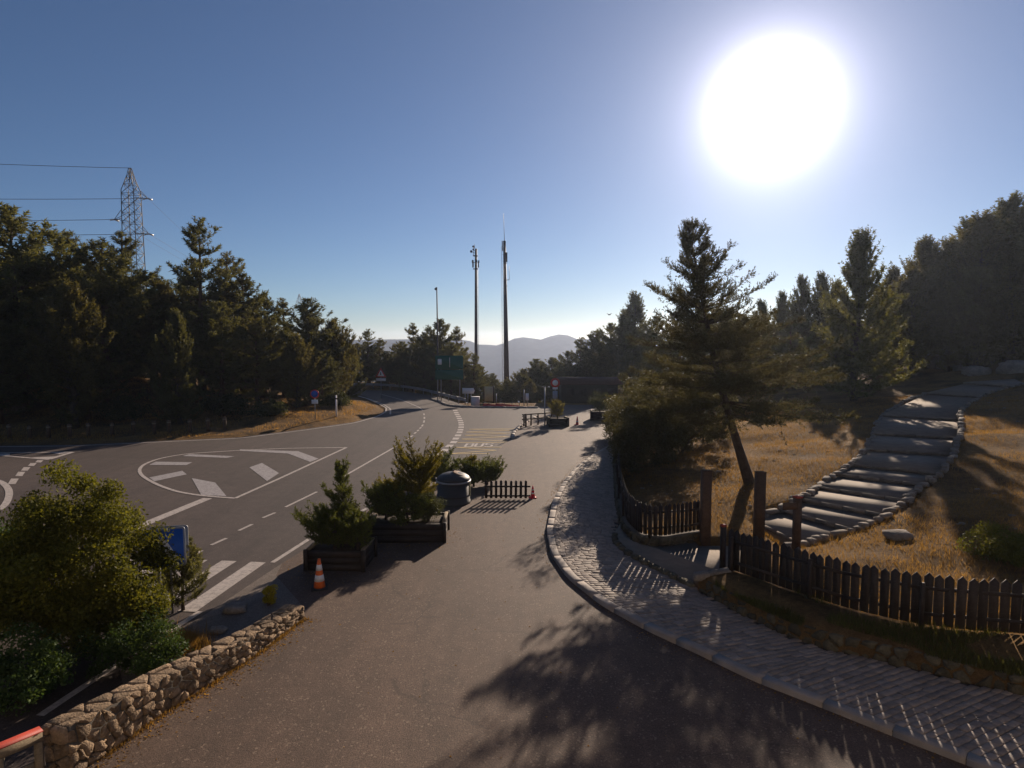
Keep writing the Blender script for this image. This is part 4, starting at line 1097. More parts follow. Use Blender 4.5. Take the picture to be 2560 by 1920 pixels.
for k, px, pt, y, w in (('scots_b', 1700, 775, 72, 1.3), ('scots_b', 1765, 755, 70, 1.3), ('scots_b', 1820, 775, 66, 1.3), ('scots_b', 1890, 800, 62, 1.3), ('scots_c', 1935, 815, 58, 1.3), ('scots_b', 2110, 760, 58, 1.4), ('scots_b', 2200, 720, 64, 1.4), ('scots_b', 2260, 760, 60, 1.4), ('young_pine_b', 2130, 800, 50, 1.5), ('young_pine_b', 2020, 830, 48, 1.5), ('scots_b', 2330, 760, 62, 1.3), ('young_pine_b', 2210, 810, 52, 1.5), ('scots_c', 2610, 640, 52, 1.3), ('young_pine_b', 2500, 740, 56, 1.5)):
    tree(k, px, pt, y + 11 if y < 54 else y + 5, l5, g5, w)
tree('young_pine', 2150, 605, 46, 'bushy pine with upright shoots standing before the hilltop wood', None, 1.15)

# the leaning spruce above the gateway
sp = hit(1877, 1212); top = AT(1738, 568, sp[1] + .3)
SH = top[2] - sp[2] + .1
P_sp = lambda f: (min(1.0, (1 - f) * 1.25) ** 1.15 * min(1, .72 + f * 1.6) + .04) * (.86 + .28 * math.sin(f * 37))
t_, c_, n_ = conifer(R_(8), SH, 2.9, 3.8, P_sp, 230, -10, 40, 20.0, .28, .075, 13, .030, 'spruce_needles', 'bark', .19, droop=.10, upturn=.55, tier=.52, lean=((top[0] - sp[0]), .3), side=.34, flat=.55, candle=.3)
o = thing('spruce_tree', 'leaning spruce with open tiered crown on the dry slope above the gateway', 'tree', (sp[0], sp[1], sp[2] - .1))
link('trunk', t_, o); link('crown', c_, o)

# ------------------------------------------------------------------ broadleaf shrubs
def shrub(name, label, cen, rx, ry, h, nclump, per, leaf, mat, seed, z0=0.0, group=None, low=.08, stems=6, cl=.42, stemmat='bark', cat='shrub', upp=1.0):
    r = np.random.default_rng(seed); o = thing(name, label, cat, (cen[0], cen[1], z0), 0, group)
    cs = []
    while len(cs) < nclump:
        q = r.normal(0, 1, 3); q /= np.linalg.norm(q); k = r.uniform(.25, 1.0) ** .5
        z = low * h + (h * (1 - low)) * (.5 + .5 * q[2] * k)
        wob = 1 + .22 * math.sin(3 * math.atan2(q[1], q[0]) + seed) + .15 * math.sin(5 * q[2] + seed)
        cs.append((q[0] * rx * k * wob, q[1] * ry * k * wob, z * (1 + .10 * math.sin(4 * math.atan2(q[1], q[0]) + 2 * seed) * upp)))
    cs = np.array(cs); P = []
    for c in cs:
        m = int(per * r.uniform(.5, 1.4)); d = r.normal(0, 1, (m, 3)); d /= np.linalg.norm(d, axis=1, keepdims=True)
        rad = cl * r.uniform(.55, 1.25); P.append(c + d * rad * (r.random((m, 1)) ** .45) * np.array([1, 1, .8]))
    P = np.vstack(P); P = P[P[:, 2] > .03]
    st = MB()
    for k in range(stems):
        a = r.uniform(0, 6.28); e = cs[r.integers(len(cs))] * .9
        st.tube([(math.cos(a) * .1, math.sin(a) * .1, -.05), (e[0] * .35, e[1] * .35, e[2] * .45), tuple(e)], [.035, .025, .01], 5)
    st.obj('stem', stemmat, o, True)
    link('foliage', leaves_mesh('foliage', P, leaf, mat, r), o)
    return o
c = G(175, 1660)[:2] + np.array([-.2, .6])
shrub('leafy_shrub', 'large yellow-green leafy shrub hiding the blue road sign', c, 1.6, 1.5, 3.55, 205, 400, .038, 'shrub_leaves', 1, low=.05, stems=14, cl=.42)
c = G(40, 1560)[:2]
shrub('leafy_shrub', 'lighter rounded leafy shrub beside the large shrub, at the railing end', c + np.array([.2, -.6]), 1.25, 1.05, 2.6, 120, 320, .032, 'ivy_leaves', 2, low=.1, stems=8, cl=.36)
c = G(40, 1800)[:2]
shrub('ivy_bush', 'low dark green ivy bush behind the railing and wall', c + np.array([-.3, .5]), .9, .7, 1.15, 50, 240, .036, 'ivy_leaves', 3, low=.05, stems=5, cl=.28)
c = G(330, 1690)[:2] + np.array([.1, .1])
shrub('ivy_bush', 'low green leafy bush creeping over the back of the stone wall', c, 1.05, .55, .95, 50, 240, .030, 'ivy_leaves', 4, low=.05, stems=5, cl=.26)
c = G(390, 1610)[:2] + np.array([-.4, .05])
shrub('leafy_shrub', 'yellowish leafy bush between the large shrub and the zebra crossing', c, .55, .5, 1.2, 42, 320, .034, 'shrub_leaves', 6, low=.05, stems=5, cl=.3)
# small dark pine sapling right of the shrubs
t_, c_, n_ = conifer(R_(31), 1.7, .2, .6, P_cone, 60, 15, 55, 40, .14, .07, 12, .02, 'pine_needles', 'bark', .03, upturn=1.2, tier=.2)
p = G(452, 1535); o = thing('pine_sapling', 'small dark pine sapling beside the zebra crossing', 'sapling', (p[0] - .05, p[1] + .2, 0)); link('trunk', t_, o); link('crown', c_, o)

# junipers and shrubs in the planters
def juniper(label, cen, z0, H, rmax, seed, mat='juniper_leaves', el=(10, 55), name='juniper', nb=60, base=.1, group=None, lean=(0, 0), prof=P_round, m=14, dens=26):
    t_, c_, n_ = conifer(R_(seed), H, base, rmax, prof, nb, el[0], el[1], dens, .14, .06, m, .024, mat, 'bark', .035, upturn=.9, tier=None, lean=lean)
    o = thing(name, label, 'shrub', (cen[0], cen[1], z0), 0, group); link('trunk', t_, o); link('crown', c_, o); return o
juniper('spiky juniper with dark upright spire in the planter by the striped cone', PL1 + [.1, .1], .5, 2.3, .72, 41, prof=lambda f: .20 if f > .58 else .75 + .45 * math.sin(f * 11), nb=95, el=(-2, 50))
juniper('low spreading juniper spilling over the planter by the striped cone', PL1 + [-.15, -.2], .5, 1.0, .85, 42, el=(0, 30))
juniper('bushy bright green juniper on the right of the planter by the striped cone', PL1 + [.55, -.25], .5, .8, .5, 43, el=(10, 40))
juniper('dark low juniper at the left end of the long planter', PL2 + [-.8, .0], .55, 1.0, .7, 44, el=(5, 40), mat='juniper_leaves')
juniper('yellow-tipped low shrub at the back of the long planter', PL2 + [-.75, .45], .55, 1.05, .6, 45, el=(10, 50), mat='yellow_leaves')
juniper('wiry juniper with spreading yellow-green arms in the long planter', PL2 + [.25, .55], .55, 1.6, .95, 46, el=(-5, 35), mat='yellow_leaves', nb=60, base=.6, prof=lambda f: .45 + .6 * f)
c = PL2 + np.array([.62, -.2])
shrub('round_shrub', 'round grey-green shrub at the right end of the long planter', c, .52, .5, 1.15, 45, 260, .022, 'dull_leaves', 9, .5, low=.08, cl=.22)
juniper('low juniper hanging over the front of the long planter', PL2 + [0, -.35], .55, .7, .75, 47, el=(-5, 25))
hp = G(1165, 1235)[:2] + np.array([.1, .6])
for i, (dx, dy, H, R, m_, lb) in enumerate(((-1.55, 1.2, .95, .95, 'juniper_leaves', 'dense dark juniper hedge bush behind the waste container, on its left'), (.15, .75, .85, .8, 'juniper_leaves', 'dark juniper bush between the waste container and the short fence'), (.0, 1.3, 1.1, .4, 'yellow_leaves', 'yellow-green wispy shrub rising behind the juniper by the short fence'), (.75, 1.1, .7, .7, 'juniper_leaves', 'dark juniper bush behind the short picket fence'))):
    juniper(lb, hp + [dx, dy], 0, H, R, 50 + i, mat=m_, el=(5, 45), nb=70)
c = PL3
juniper('yellowish shrub in the small planter by the cycle rack', c, .55, 1.1, .6, 60, mat='yellow_leaves')
c = PL4
shrub('planter_bush', 'tall bush filling the planter by the curved fence end', c, .75, .6, 1.7, 45, 240, .032, 'dull_leaves', 10, .68, low=.05, cl=.3)
# dark thicket behind the curved fence
gb = 'bushes of the thicket behind the curved fence'
for i, (px, py, y, rx, h) in enumerate(((1592, 930, 36, 1.7, 3.6), (1645, 915, 33, 1.8, 4.0), (1705, 930, 32.5, 1.9, 3.4), (1582, 990, 29, .9, 2.5), (1765, 950, 35, 2.0, 3.6), (1560, 985, 42, 1.3, 3.2), (1645, 1005, 30, 1.3, 1.7), (1560, 1010, 33, .8, 1.7))):
    q = AT(px, py, y); z0 = hz(q[0], y) - .05
    if inside(np.array([[q[0], y]]), HILL_POLY)[0] == False: q[0] += .8; z0 = hz(q[0], y)
    hh = q[2] - z0
    shrub('thicket_bush', 'dark leafy bush in the thicket behind the curved fence', (q[0], y), rx, rx * .8, hh, 75, 240, .05, 'thicket_leaves', 20 + i, z0, gb, low=.02, cl=.5)
c = G(664, 1522)[:2]
shrub('broom_bush', 'small bright yellow-green bush behind the far end of the stone wall', c + np.array([0, .25]), .19, .17, .42, 26, 120, .018, 'broom_yellow', 13, low=.1, cl=.09, stems=6)
c = hit(2490, 1420)
shrub('dry_bush', 'yellow-green grassy bush behind the long picket fence', c[:2] + np.array([.6, .3]), 1.3, .8, .9, 55, 220, .03, 'shrub_leaves', 14, c[2], low=.02, cl=.3)
# roadside bushes on the bank
for i, (px, py, y, rx, lb) in enumerate(((560, 985, 50, 1.6, 'dark round bush on the bank among the bollards'), (300, 1000, 48, 1.7, 'dark bush behind the middle bollards at the wood edge'), (840, 985, 56, 1.2, 'small bush beside the white marker post on the bank'), (680, 1000, 50, 1.4, 'low bush left of the no parking sign on the bank'))):
    q = AT(px, py, y); z0 = hz(q[0], y) - .05
    shrub('bank_bush', lb, (q[0], y), rx, rx, max(1.0, q[2] - z0), 45, 160, .07, 'dull_leaves', 70 + i, z0, low=.02, cl=.5)

# ------------------------------------------------------------------ grass
def blades(name, pts, hmin, hmax, w, mat, seed, parent=None):
    r = np.random.default_rng(seed); n = len(pts)
    d = r.normal(0, .35, (n, 3)); d[:, 2] = 1; d /= np.linalg.norm(d, axis=1, keepdims=True)
    L = r.uniform(hmin, hmax, (n, 1)); a = r.random(n) * 6.28; sd = np.stack([np.cos(a), np.sin(a), 0 * a], 1) * w / 2
    V = np.stack([pts - sd, pts + sd, pts + d * L], 1).reshape(-1, 3)
    return link(name, mesh_arrays(name, V, np.arange(len(V)).reshape(-1, 3), mat), parent)
r = np.random.default_rng(91)
def scatter(n, x0, x1, y0, y1, cond):
    x = r.uniform(x0, x1, n); y = y0 + (y1 - y0) * r.random(n) ** 1.5
    k = cond(x, y); x, y = x[k], y[k]
    return np.stack([x, y, height(x, y) - .01], 1)
def hill_ok(x, y):
    P = np.stack([x, y], 1)
    return (hill_s(x, y) > .12) & ~inside(P, PATH_POLY) & (vnoise(x * .6, y * .6, 9) + r.normal(0, .18, len(x)) > -.2)
stuff(blades('dry_grass', scatter(330000, 4, 40, 11, 46, hill_ok), .05, .17, .016, 'dry_grass_blades', 5))
stuff(blades('verge_grass', scatter(120000, -46, -6, 36, 62, lambda x, y: (bank_s(x, y) > .3) & (vnoise(x * .5, y * .5, 6) + r.normal(0, .2, len(x)) > .0)), .06, .22, .03, 'dry_grass_blades', 6))
# green growth on the stone bank and at the foot of walls
q = []
for u in r.uniform(.6, db[-1] * .98, 16000):
    v = r.random() ** 1.6; a, b = lw(u), lback(u); p = a * (1 - v) + b * v; z = np.interp(v, [0, .2, 1], [.42, .5, lz(u)])
    if vnoise(np.array([u * .8]), np.array([v * 2.0]), 12)[0] + .3 * (u / 6 - .9) > -.05: q.append((p[0], p[1], z - .01))
stuff(blades('bank_grass', np.array(q), .06, .22, .016, 'green_grass_blades', 8))
q = []
for u in r.uniform(.5, WL, 1500):
    n = wnn(u); p = wp(u) + n * abs(r.normal(0, .05)); q.append((p[0], p[1], 0.004))
stuff(blades('wall_foot_grass', np.array(q), .03, .09, .012, 'dry_grass_blades', 9))
q = np.array([[*(G(*z3(r.normal(230, 90), r.normal(1240, 40)))[:2] + r.normal(0, .15, 2)), 0.005] for _ in range(2500)])
stuff(blades('roadside_grass', q, .08, .3, .012, 'dry_grass_blades', 10))

sb = MB()
for q in scatter(900, 5, 36, 13, 42, lambda x, y: (hill_s(x, y) > .4) & ~inside(np.stack([x, y], 1), PATH_POLY))[:320]:
    k_ = r.uniform(.02, .09); V, F = rock(r, k_ * 1.3, k_, k_ * .6, 1); sb.add([(a + q[0], b + q[1], c_ + q[2] + k_ * .2) for a, b, c_ in V], F)
stuff(sb.obj('slope_stones', 'hill_stone'))
lt = []
for u in r.uniform(.2, WL, 700): n = wnn(u); p = wp(u) + n * abs(r.normal(.05, .22)); lt.append((p[0], p[1], .009))
for i_ in r.integers(0, len(KERB), 900): p = KERB[i_] - nK[i_] * abs(r.normal(.02, .18)); lt.append((p[0], p[1], .009))
for cc in (PL1, PL2):
    for _ in range(350): a_ = r.uniform(0, 6.28); q_ = r.uniform(.8, 1.7); lt.append((cc[0] + math.cos(a_) * q_, cc[1] + math.sin(a_) * q_, .009))
for _ in range(500): lt.append((r.uniform(-6, 6), r.uniform(9, 34), .009))
stuff(link('leaf_litter', leaves_mesh('leaf_litter', np.array(lt), .022, 'dry_grass_blades', r, .85)))
# loose stones near the wall and on the slope
for (px, py, s, lab) in ((588, 1528, .22, 'flat grey stone lying on the pavement behind the wall'), (545, 1580, .16, 'small dark stone against the back of the wall'), (2245, 1345, .3, 'flat grey stone lying on the dry slope below the path')):
    p = hit(px, py) if px > 1500 else G(px, py); V, F = rock(hr, s * 1.4, s, s * .5, 2)
    tag(link('loose_stone', mesh_arrays('loose_stone', V, F, 'boulder', True), None, (p[0], p[1], p[2] + s * .25)), lab, 'stone')
for (px, py, s, lab) in ((2545, 930, 1.1, 'big rounded boulder at the top of the hill path'), (2440, 935, .8, 'long low boulder on the grass above the path'), (2400, 925, .5, 'small boulder beside the long low boulder'), (2070, 940, .45, 'grey rock under the hilltop pines')):
    p = hit(px, py); V, F = rock(hr, s * 1.3, s, s * .7, 3)
    tag(link('boulder', mesh_arrays('boulder', V, F, 'boulder', True), None, (p[0], p[1], p[2] + s * .2)), lab, 'boulder')

# ------------------------------------------------------------------ roadside bollards
for i, (px, pt, pb) in enumerate(((24, 1060, 1095), (75, 1059, 1098), (122, 1060, 1096), (175, 1055, 1094), (222, 1055, 1092), (281, 1052, 1090), (334, 1052, 1087), (386, 1048, 1086), (423, 1048, 1083), (475, 1047, 1081), (520, 1046, 1078), (562, 1046, 1074))):
    p = hit(px, pb, 20); o = thing('roadside_bollard', 'squat dark timber bollard in the row along the road verge', 'bollard', (p[0], p[1], p[2] - .1), .2 * i, 'bollards along the road verge')
    MB().lathe([(.13, 0), (.13, .98), (.10, 1.03)], 10).obj('shaft', 'brown_timber', o, True)
    MB().lathe([(.136, .82), (.136, .9)], 10).obj('groove_band', 'weathered_timber', o, True)

# ------------------------------------------------------------------ signs
def pole(parent, x, y, h, r_=.03, mat='galvanised_steel', name='pole'):
    return MB().tube([(x, y, 0), (x, y, h)], r_, 8).obj(name, mat, parent, True)
# blue pedestrian sign behind the shrub
sx = AT(408, 1370, 13.9); o = thing('pedestrian_sign', 'blue pedestrian crossing sign with white triangle half hidden by the shrub', 'sign', (sx[0], sx[1], 0), math.radians(20))
def rrect(w, h, rad, n=5):
    out = []
    for cx, cy, a0 in ((w / 2 - rad, h / 2 - rad, 0), (-w / 2 + rad, h / 2 - rad, 90), (-w / 2 + rad, -h / 2 + rad, 180), (w / 2 - rad, -h / 2 + rad, 270)):
        for k in range(n): a = math.radians(a0 + 90 * k / (n - 1)); out.append((cx + rad * math.cos(a), cy + rad * math.sin(a)))
    return out
def plate(poly, cz, y0, y1, name, mat, parent, x=0.0):
    n = len(poly); V = [(x + a, y0, cz + b) for a, b in poly] + [(x + a, y1, cz + b) for a, b in poly]
    F = [tuple(range(n)), tuple(range(2 * n - 1, n - 1, -1))] + [(i, n + i, n + (i + 1) % n, (i + 1) % n) for i in range(n)]
    return link(name, mesh_arrays(name, V, F, mat), parent)
zc = sx[2]
pole(o, -.1, .03, zc + .3); plate(rrect(.92, .92, .07), zc, -.02, .0, 'panel', 'galvanised_steel', o); plate(rrect(.84, .84, .05), zc, -.026, -.021, 'blue_face', 'sign_blue', o)
plate([(-.33, -.3), (.33, -.3), (0, .3)], zc, -.031, -.027, 'white_triangle', 'sign_white', o)
for (a, b, w) in (((-.02, .1), (.0, -.06), .07), ((0, -.06), (-.1, -.25), .05), ((0, -.06), (.1, -.25), .05), ((-.02, .06), (.1, -.03), .035), ((-.02, .06), (-.11, -.03), .035)):
    MB().beam((a[0], -.034, zc + b[0 + 1]) if False else (a[0], -.034, zc + a[1]), (b[0], -.034, zc + b[1]), .004, w, up=(1, 0, 0)).obj('pictogram_stroke', 'sign_black', o)
MB().lathe([(.03, -.003), (.03, .003)], 12).obj('pictogram_head', 'sign_black', o, loc=(-.02, -.034, zc + .16)).rotation_euler = (math.pi / 2, 0, 0)
o = thing('road_sign_back', 'grey metal sign frame seen edge-on behind the blue sign', 'sign', tuple(AT(424, 1365, 14.6) * [1, 1, 0]), math.radians(12))
zc = AT(424, 1358, 14.6)[2]
pole(o, 0, .03, zc + .3); plate(rrect(.85, .85, .07), zc, -.02, .0, 'panel', 'galvanised_steel', o)

# big green direction sign
p = G(1122, 1008); o = thing('direction_sign', 'large green road direction sign on three poles behind the guardrail', 'sign', (p[0], p[1] + 1.5, 0), .0)
y = p[1] + 1.5; tl, br = AT(1088, 889, y), AT(1158, 949, y); w, h = br[0] - tl[0], tl[2] - br[2]; cx = (tl[0] + br[0]) / 2 - p[0]; cz = (tl[2] + br[2]) / 2
for dx in (-.85, -.6, .75): pole(o, cx + dx * w / 2 * 1.0, .06, cz + h / 2, .05)
plate(rrect(w, h * .56, .08), cz + h * .22, -.03, 0, 'upper_panel', 'sign_green', o, cx); plate(rrect(w, h * .42, .08), cz - h * .29, -.03, 0, 'lower_panel', 'sign_green', o, cx)
plate(rrect(w * .14, h * .24, .06), cz + h * .24, -.036, -.031, 'emblem', 'sign_white', o, cx - w * .34)
plate([(-.02, -h * .2), (.02, -h * .2), (.02, h * .2), (-.02, h * .2)], cz + h * .22, -.036, -.031, 'divider', 'sign_white', o, cx + w * .02)
# triangular warning sign
y = 70.0; c = AT(952, 932, y); b = AT(952, 985, y)
o = thing('warning_sign', 'red bordered triangular warning sign with plate across the road bend', 'sign', (c[0], y, -.1)); zc = c[2] + .1
pole(o, 0, .03, zc + .2)
plate([(-.62, -.5), (.62, -.5), (0, .58)], zc, -.02, 0, 'red_border', 'sign_red', o); plate([(-.40, -.38), (.40, -.38), (0, .32)], zc, -.026, -.021, 'white_face', 'sign_white', o)
plate([(-.06, -.25), (.06, -.25), (.04, .1), (-.04, .1)], zc, -.031, -.027, 'pictogram', 'sign_black', o); plate(rrect(1.1, .3, .04), zc - .78, -.02, 0, 'plate', 'sign_white', o)
# white arrow finger sign
y = G(1170, 1012)[1]; c = AT(1171, 977, y); o = thing('finger_sign', 'white arrow-shaped finger sign on three posts by the verge', 'sign', (c[0], y, 0)); w = AT(1186, 977, y)[0] - c[0]
plate([(-w, -.28), (w * .85, -.28), (w * 1.05, 0), (w * .85, .28), (-w, .28)], c[2], -.03, 0, 'arrow_panel', 'sign_white', o)
for dx in (-.55, -.1, .45): pole(o, dx * w, .05, c[2] + .2, .04)
# white block, boards, small signs
p = G(1188, 1014); w = G(1198, 1014)[0] - G(1178, 1014)[0]
o = thing('utility_cabinet', 'pale boxy utility cabinet at the corner of the verge', 'cabinet', (p[0], p[1] + .5, -.08)); zt = AT(1188, 992, p[1] + .5)[2]
MB().box((0, 0, zt / 2), (w, .8, zt)).obj('body', 'white_block', o); MB().box((0, 0, zt + .05), (w * 1.05, .85, .08)).obj('lid', 'white_block', o)
y = 66.0; c = AT(1222, 985, y); o = thing('notice_board', 'tall cream notice board beneath the masts', 'board', (c[0], y, -.1))
w = AT(1233, 985, y)[0] - AT(1212, 985, y)[0]; h = AT(1222, 966, y)[2] - AT(1222, 1003, y)[2]
MB().box((0, 0, c[2] + .1), (w, .06, h)).obj('panel', 'board_cream', o)
for s in (-1, 1): MB().box((s * (w / 2 + .06), .02, (c[2] + h / 2 + .15) / 2), (.1, .1, c[2] + h / 2 + .15)).obj('post', 'brown_timber', o)
y = 50.0; c = AT(1388, 957, y); o = thing('no_entry_sign', 'round red prohibition sign with small plates at the forecourt exit', 'sign', (c[0], y, -.08)); pole(o, 0, .03, c[2] + .4)
disc = lambda rad, n=24: [(rad * math.cos(2 * math.pi * k / n), rad * math.sin(2 * math.pi * k / n)) for k in range(n)]
plate(disc(.38), c[2] + .08, -.02, 0, 'red_disc', 'sign_red', o); plate(disc(.23), c[2] + .08, -.026, -.021, 'white_face', 'sign_white', o)
plate(rrect(.42, .18, .03), c[2] - .36, -.02, 0, 'plate', 'sign_white', o); plate(rrect(.4, .62, .05), c[2] - .88, -.02, 0, 'plate', 'grey_sheet', o)
y = 47.5; c = AT(787, 985, 51); 
p = hit(788, 1050, 30); c = AT(788, 985, p[1]); o = thing('no_parking_sign', 'round blue and red no parking sign with white plate on the bank', 'sign', (p[0], p[1], p[2] - .1)); zc = c[2] - p[2] + .1; pole(o, 0, .03, zc + .3)
plate(disc(.36), zc, -.02, 0, 'red_ring', 'sign_red', o); plate(disc(.27), zc, -.026, -.021, 'blue_face', 'sign_blue', o); plate(rrect(.5, .32, .03), zc - .62, -.02, 0, 'plate', 'sign_white', o)
p = hit(841, 1042, 30); o = thing('marker_post', 'slim white marker post on the bank at the road bend', 'post', (p[0], p[1], p[2] - .1)); zt = AT(841, 985, p[1])[2] - p[2]
MB().box((0, 0, zt / 2), (.12, .08, zt)).obj('shaft', 'sign_white', o); MB().box((0, -.002, zt * .85), (.125, .085, .14)).obj('dark_band', 'sign_black', o)
y = 62.0; c = AT(1318, 992, y); o = thing('small_notice', 'tiny white notice on a post in the shade beyond the forecourt', 'sign', (c[0], y, -.1)); pole(o, 0, .04, c[2] + .3, .04); plate(rrect(.32, .7, .04), c[2] + .1, -.02, 0, 'panel', 'sign_white', o)
for i, (px, pt, y, lb) in enumerate(((1362, 970, 47, 'slim grey pole beside the cycle rack'), (1310, 975, 63, 'slim grey pole left of the tiny white notice'), (1241, 985, 64, 'thin leaning grey pole beside the notice board'))):
    c = AT(px, pt, y); o = thing('steel_pole', lb, 'pole', (c[0], y, -.1)); pole(o, 0, 0, c[2] + .1, .045, name='shaft'); MB().lathe([(.055, 0), (.055, .04)], 8).obj('cap', 'galvanised_steel', o, loc=(0, 0, c[2] + .1))
# timber cycle rack
p = G(1345, 1062); o = thing('cycle_rack', 'timber cycle rack rails beside the small far planter', 'rack', (p[0], p[1], 0), .55)
for k in range(5):
    x = -1.3 + .65 * k
    MB().box((x, 0, .42), (.09, .09, .84)).obj('post', 'brown_timber', o)
MB().box((0, 0, .88), (2.9, .12, .08)).obj('top_rail', 'weathered_timber', o); MB().box((0, .06, .5), (2.9, .03, .1)).obj('middle_rail', 'weathered_timber', o)
MB().box((-1.45, -.5, .5), (.1, .1, 1.0)).obj('end_post', 'brown_timber', o); MB().box((-1.45, -.25, .75), (.06, .5, .06)).obj('end_rail', 'weathered_timber', o)
p = G(1298, 1018); 
rb_ = [G(x, 1018)[:2] for x in (1208, 1222, 1240, 1262, 1280, 1298)]
o = thing('barrier_netting', 'low red plastic barrier netting along the far kerb', 'barrier', (rb_[0][0], rb_[0][1], 0))
for a, b, hh in zip(rb_[:-1], rb_[1:], (.32, .28, .34, .26, .2)):
    a = a - rb_[0]; b = b - rb_[0]; MB().beam((a[0], a[1], hh * .6), (b[0], b[1], hh * .5), .03, hh).obj('net_panel', 'barrier_red', o)
for a in rb_: a = a - rb_[0]; MB().box((a[0], a[1] + .06, .25), (.05, .05, .5)).obj('stake', 'dark_steel', o)
# far kerb
fk = thing('far_kerb', 'pale kerb along the far edge of the forecourt', 'kerb'); fkp = np.array(GL([(1094, 1003), (1118, 1014), (1150, 1018), (1200, 1019), (1345, 1020)]))
for a, b in zip(resample(fkp, 1.0)[:-1], resample(fkp, 1.0)[1:]):
    MB().beam(np.r_[a[:2] * .999 + b[:2] * .001, .06], np.r_[b[:2] * .985 + a[:2] * .015, .06], .22, .16).obj('kerb_stone', 'granite_kerb', fk)
ik = thing('island_kerb', 'curved pale kerb beside the yellow bus bay', 'kerb'); ikp = resample(smooth_curve(np.array(GL([(1282, 1098), (1284, 1085), (1292, 1073), (1310, 1060), (1330, 1048), (1345, 1040)]))[:, :2], .3, 1), 1.0)
for a, b in zip(ikp[:-1], ikp[1:]):
    MB().beam(np.r_[a, .045], np.r_[b * .985 + a * .015, .045], .2, .13).obj('kerb_stone', 'granite_kerb', ik)

# guardrail
gp = smooth_curve(np.array(GL([(820, 972), (900, 970), (960, 972), (1020, 978), (1070, 988), (1110, 1000), (1165, 1014)]))[:, :2], 1.0, 2)
o = thing('guardrail', 'grey steel guardrail along the outside of the road bend', 'guardrail', (gp[0][0], gp[0][1], -.05)); n0 = gp[0]
pts = gp - n0
for a, b in zip(pts[:-1:2], pts[2::2]):
    for dz in (.52, .62, .72): MB().beam((*a, dz), (*(b * .998 + a * .002), dz), .05 if dz != .62 else .03, .1).obj('beam', 'galvanised_steel', o)
for a in pts[::3]: MB().box((a[0], a[1] + .08, .38), (.08, .06, .8)).obj('post', 'galvanised_steel', o)

# ------------------------------------------------------------------ masts, pole camera
def mast(label, px0, px1, ptop, y, r0, r1):
    tp = AT(px1, ptop, y); b = AT(px0, 1000, y)
    zb_ = hz(b[0], y) - .2; o = thing('radio_mast', label, 'mast', (b[0], y, zb_)); H = tp[2] - zb_; dx = tp[0] - b[0]
    MB().tube([(0, 0, 0), (dx * .5, 0, H * .5), (dx, 0, H)], [r0, (r0 + r1) / 2, r1], 12).obj('shaft', 'dark_steel', o, True)
    return o, H, dx
MK = 1.0
y1_ = 112.0; u = lambda px: px / FPX * y1_
o, H, dx = mast('dark tubular radio mast with clustered panel antennas', 1190, 1190, 622, y1_, .36, .20)
MB().tube([(u(7), 0, 2), (u(6), 0, H * .9)], .035, 5).obj('cable_rail', 'galvanised_steel', o)
for k in range(16): MB().beam((.1, 0, 2 + k * H * .055), (u(7) + .03, 0, 2 + k * H * .055), .04).obj('bracket', 'galvanised_steel', o)
for z in (H - u(18), H - u(50)): MB().lathe([(u(6.5), 0), (u(6.5), u(1.5))], 12).obj('collar', 'dark_steel', o, loc=(0, 0, z))
for a in range(5):
    an = a * 2 * math.pi / 5 + .1; x_, y_ = math.cos(an) * u(7.5), math.sin(an) * u(7.5)
    MB().box((x_, y_, H - u(37)), (u(2.6), u(2), u(17)), an).obj('panel_antenna', 'dark_steel', o); MB().beam((x_ * .2, y_ * .2, H - u(34)), (x_, y_, H - u(34)), .07).obj('antenna_arm', 'dark_steel', o)
    MB().box((x_ * 1.15, y_ * 1.15, H - u(31)), (u(2.4), u(2.6), u(6)), an).obj('radio_unit', 'dark_steel', o)
for (x_, z, rd) in ((-10.5, -7, 3.2), (-5.5, 5, 2.6), (-5.5, -2, 2.2)):
    d = MB().lathe([(.05, -.1), (u(rd), 0), (u(rd), .12)], 14).obj('dish', 'dark_steel', o, loc=(u(x_), -.2, H + u(z))); d.rotation_euler = (math.pi / 2, 0, .7)
    MB().beam((0, 0, H + u(z) - .3), (u(x_), -.1, H + u(z)), .07).obj('dish_arm', 'dark_steel', o)
MB().tube([(-u(5), 0, H - u(16)), (-u(5), 0, H + u(4))], .05, 5).obj('side_pipe', 'dark_steel', o)
MB().tube([(-u(2), 0, H), (-u(2), 0, H + u(11))], .04, 5).obj('lightning_rod', 'dark_steel', o)
y1_ = 106.0
o, H, dx = mast('taller dark tubular mast with ladder and long whip antenna', 1268, 1261, 602, y1_, .52, .22)
lx = -u(9)
for s_ in (-.16, .16): MB().tube([(lx + s_, -.2, .5), (dx + lx * .5 + s_, -.2, H * .97)], .035, 5).obj('ladder_rail', 'galvanised_steel', o)
for k in range(50):
    f = (k + .5) / 50; z = .5 + (H * .97 - .5) * f; xx = lx + (dx + lx * .5 - lx) * f; MB().beam((xx - .18, -.2, z), (xx + .18, -.2, z), .04).obj('rung', 'galvanised_steel', o)
MB().tube([(dx, 0, H), (dx - u(2), 0, H + u(66))], [.05, .03], 5).obj('whip_antenna', 'galvanised_steel', o)
MB().tube([(dx - u(4.5), 0, H - u(24)), (dx - u(5.5), 0, H)], .09, 6).obj('side_antenna', 'dark_steel', o)
MB().box((dx + u(5.5), 0, H - u(40)), (u(4), u(4), u(23))).obj('panel_antenna', 'dark_steel', o)
MB().box((dx + u(1), 0, H - u(14)), (u(5), u(5), u(26))).obj('head_cabinet', 'dark_steel', o)
for z, L in ((H - u(55), u(7)), (H - u(96), u(12)), (H - u(111), u(8))): MB().beam((dx, 0, z), (dx + L, 0, z + .05), .09).obj('side_arm', 'dark_steel', o)
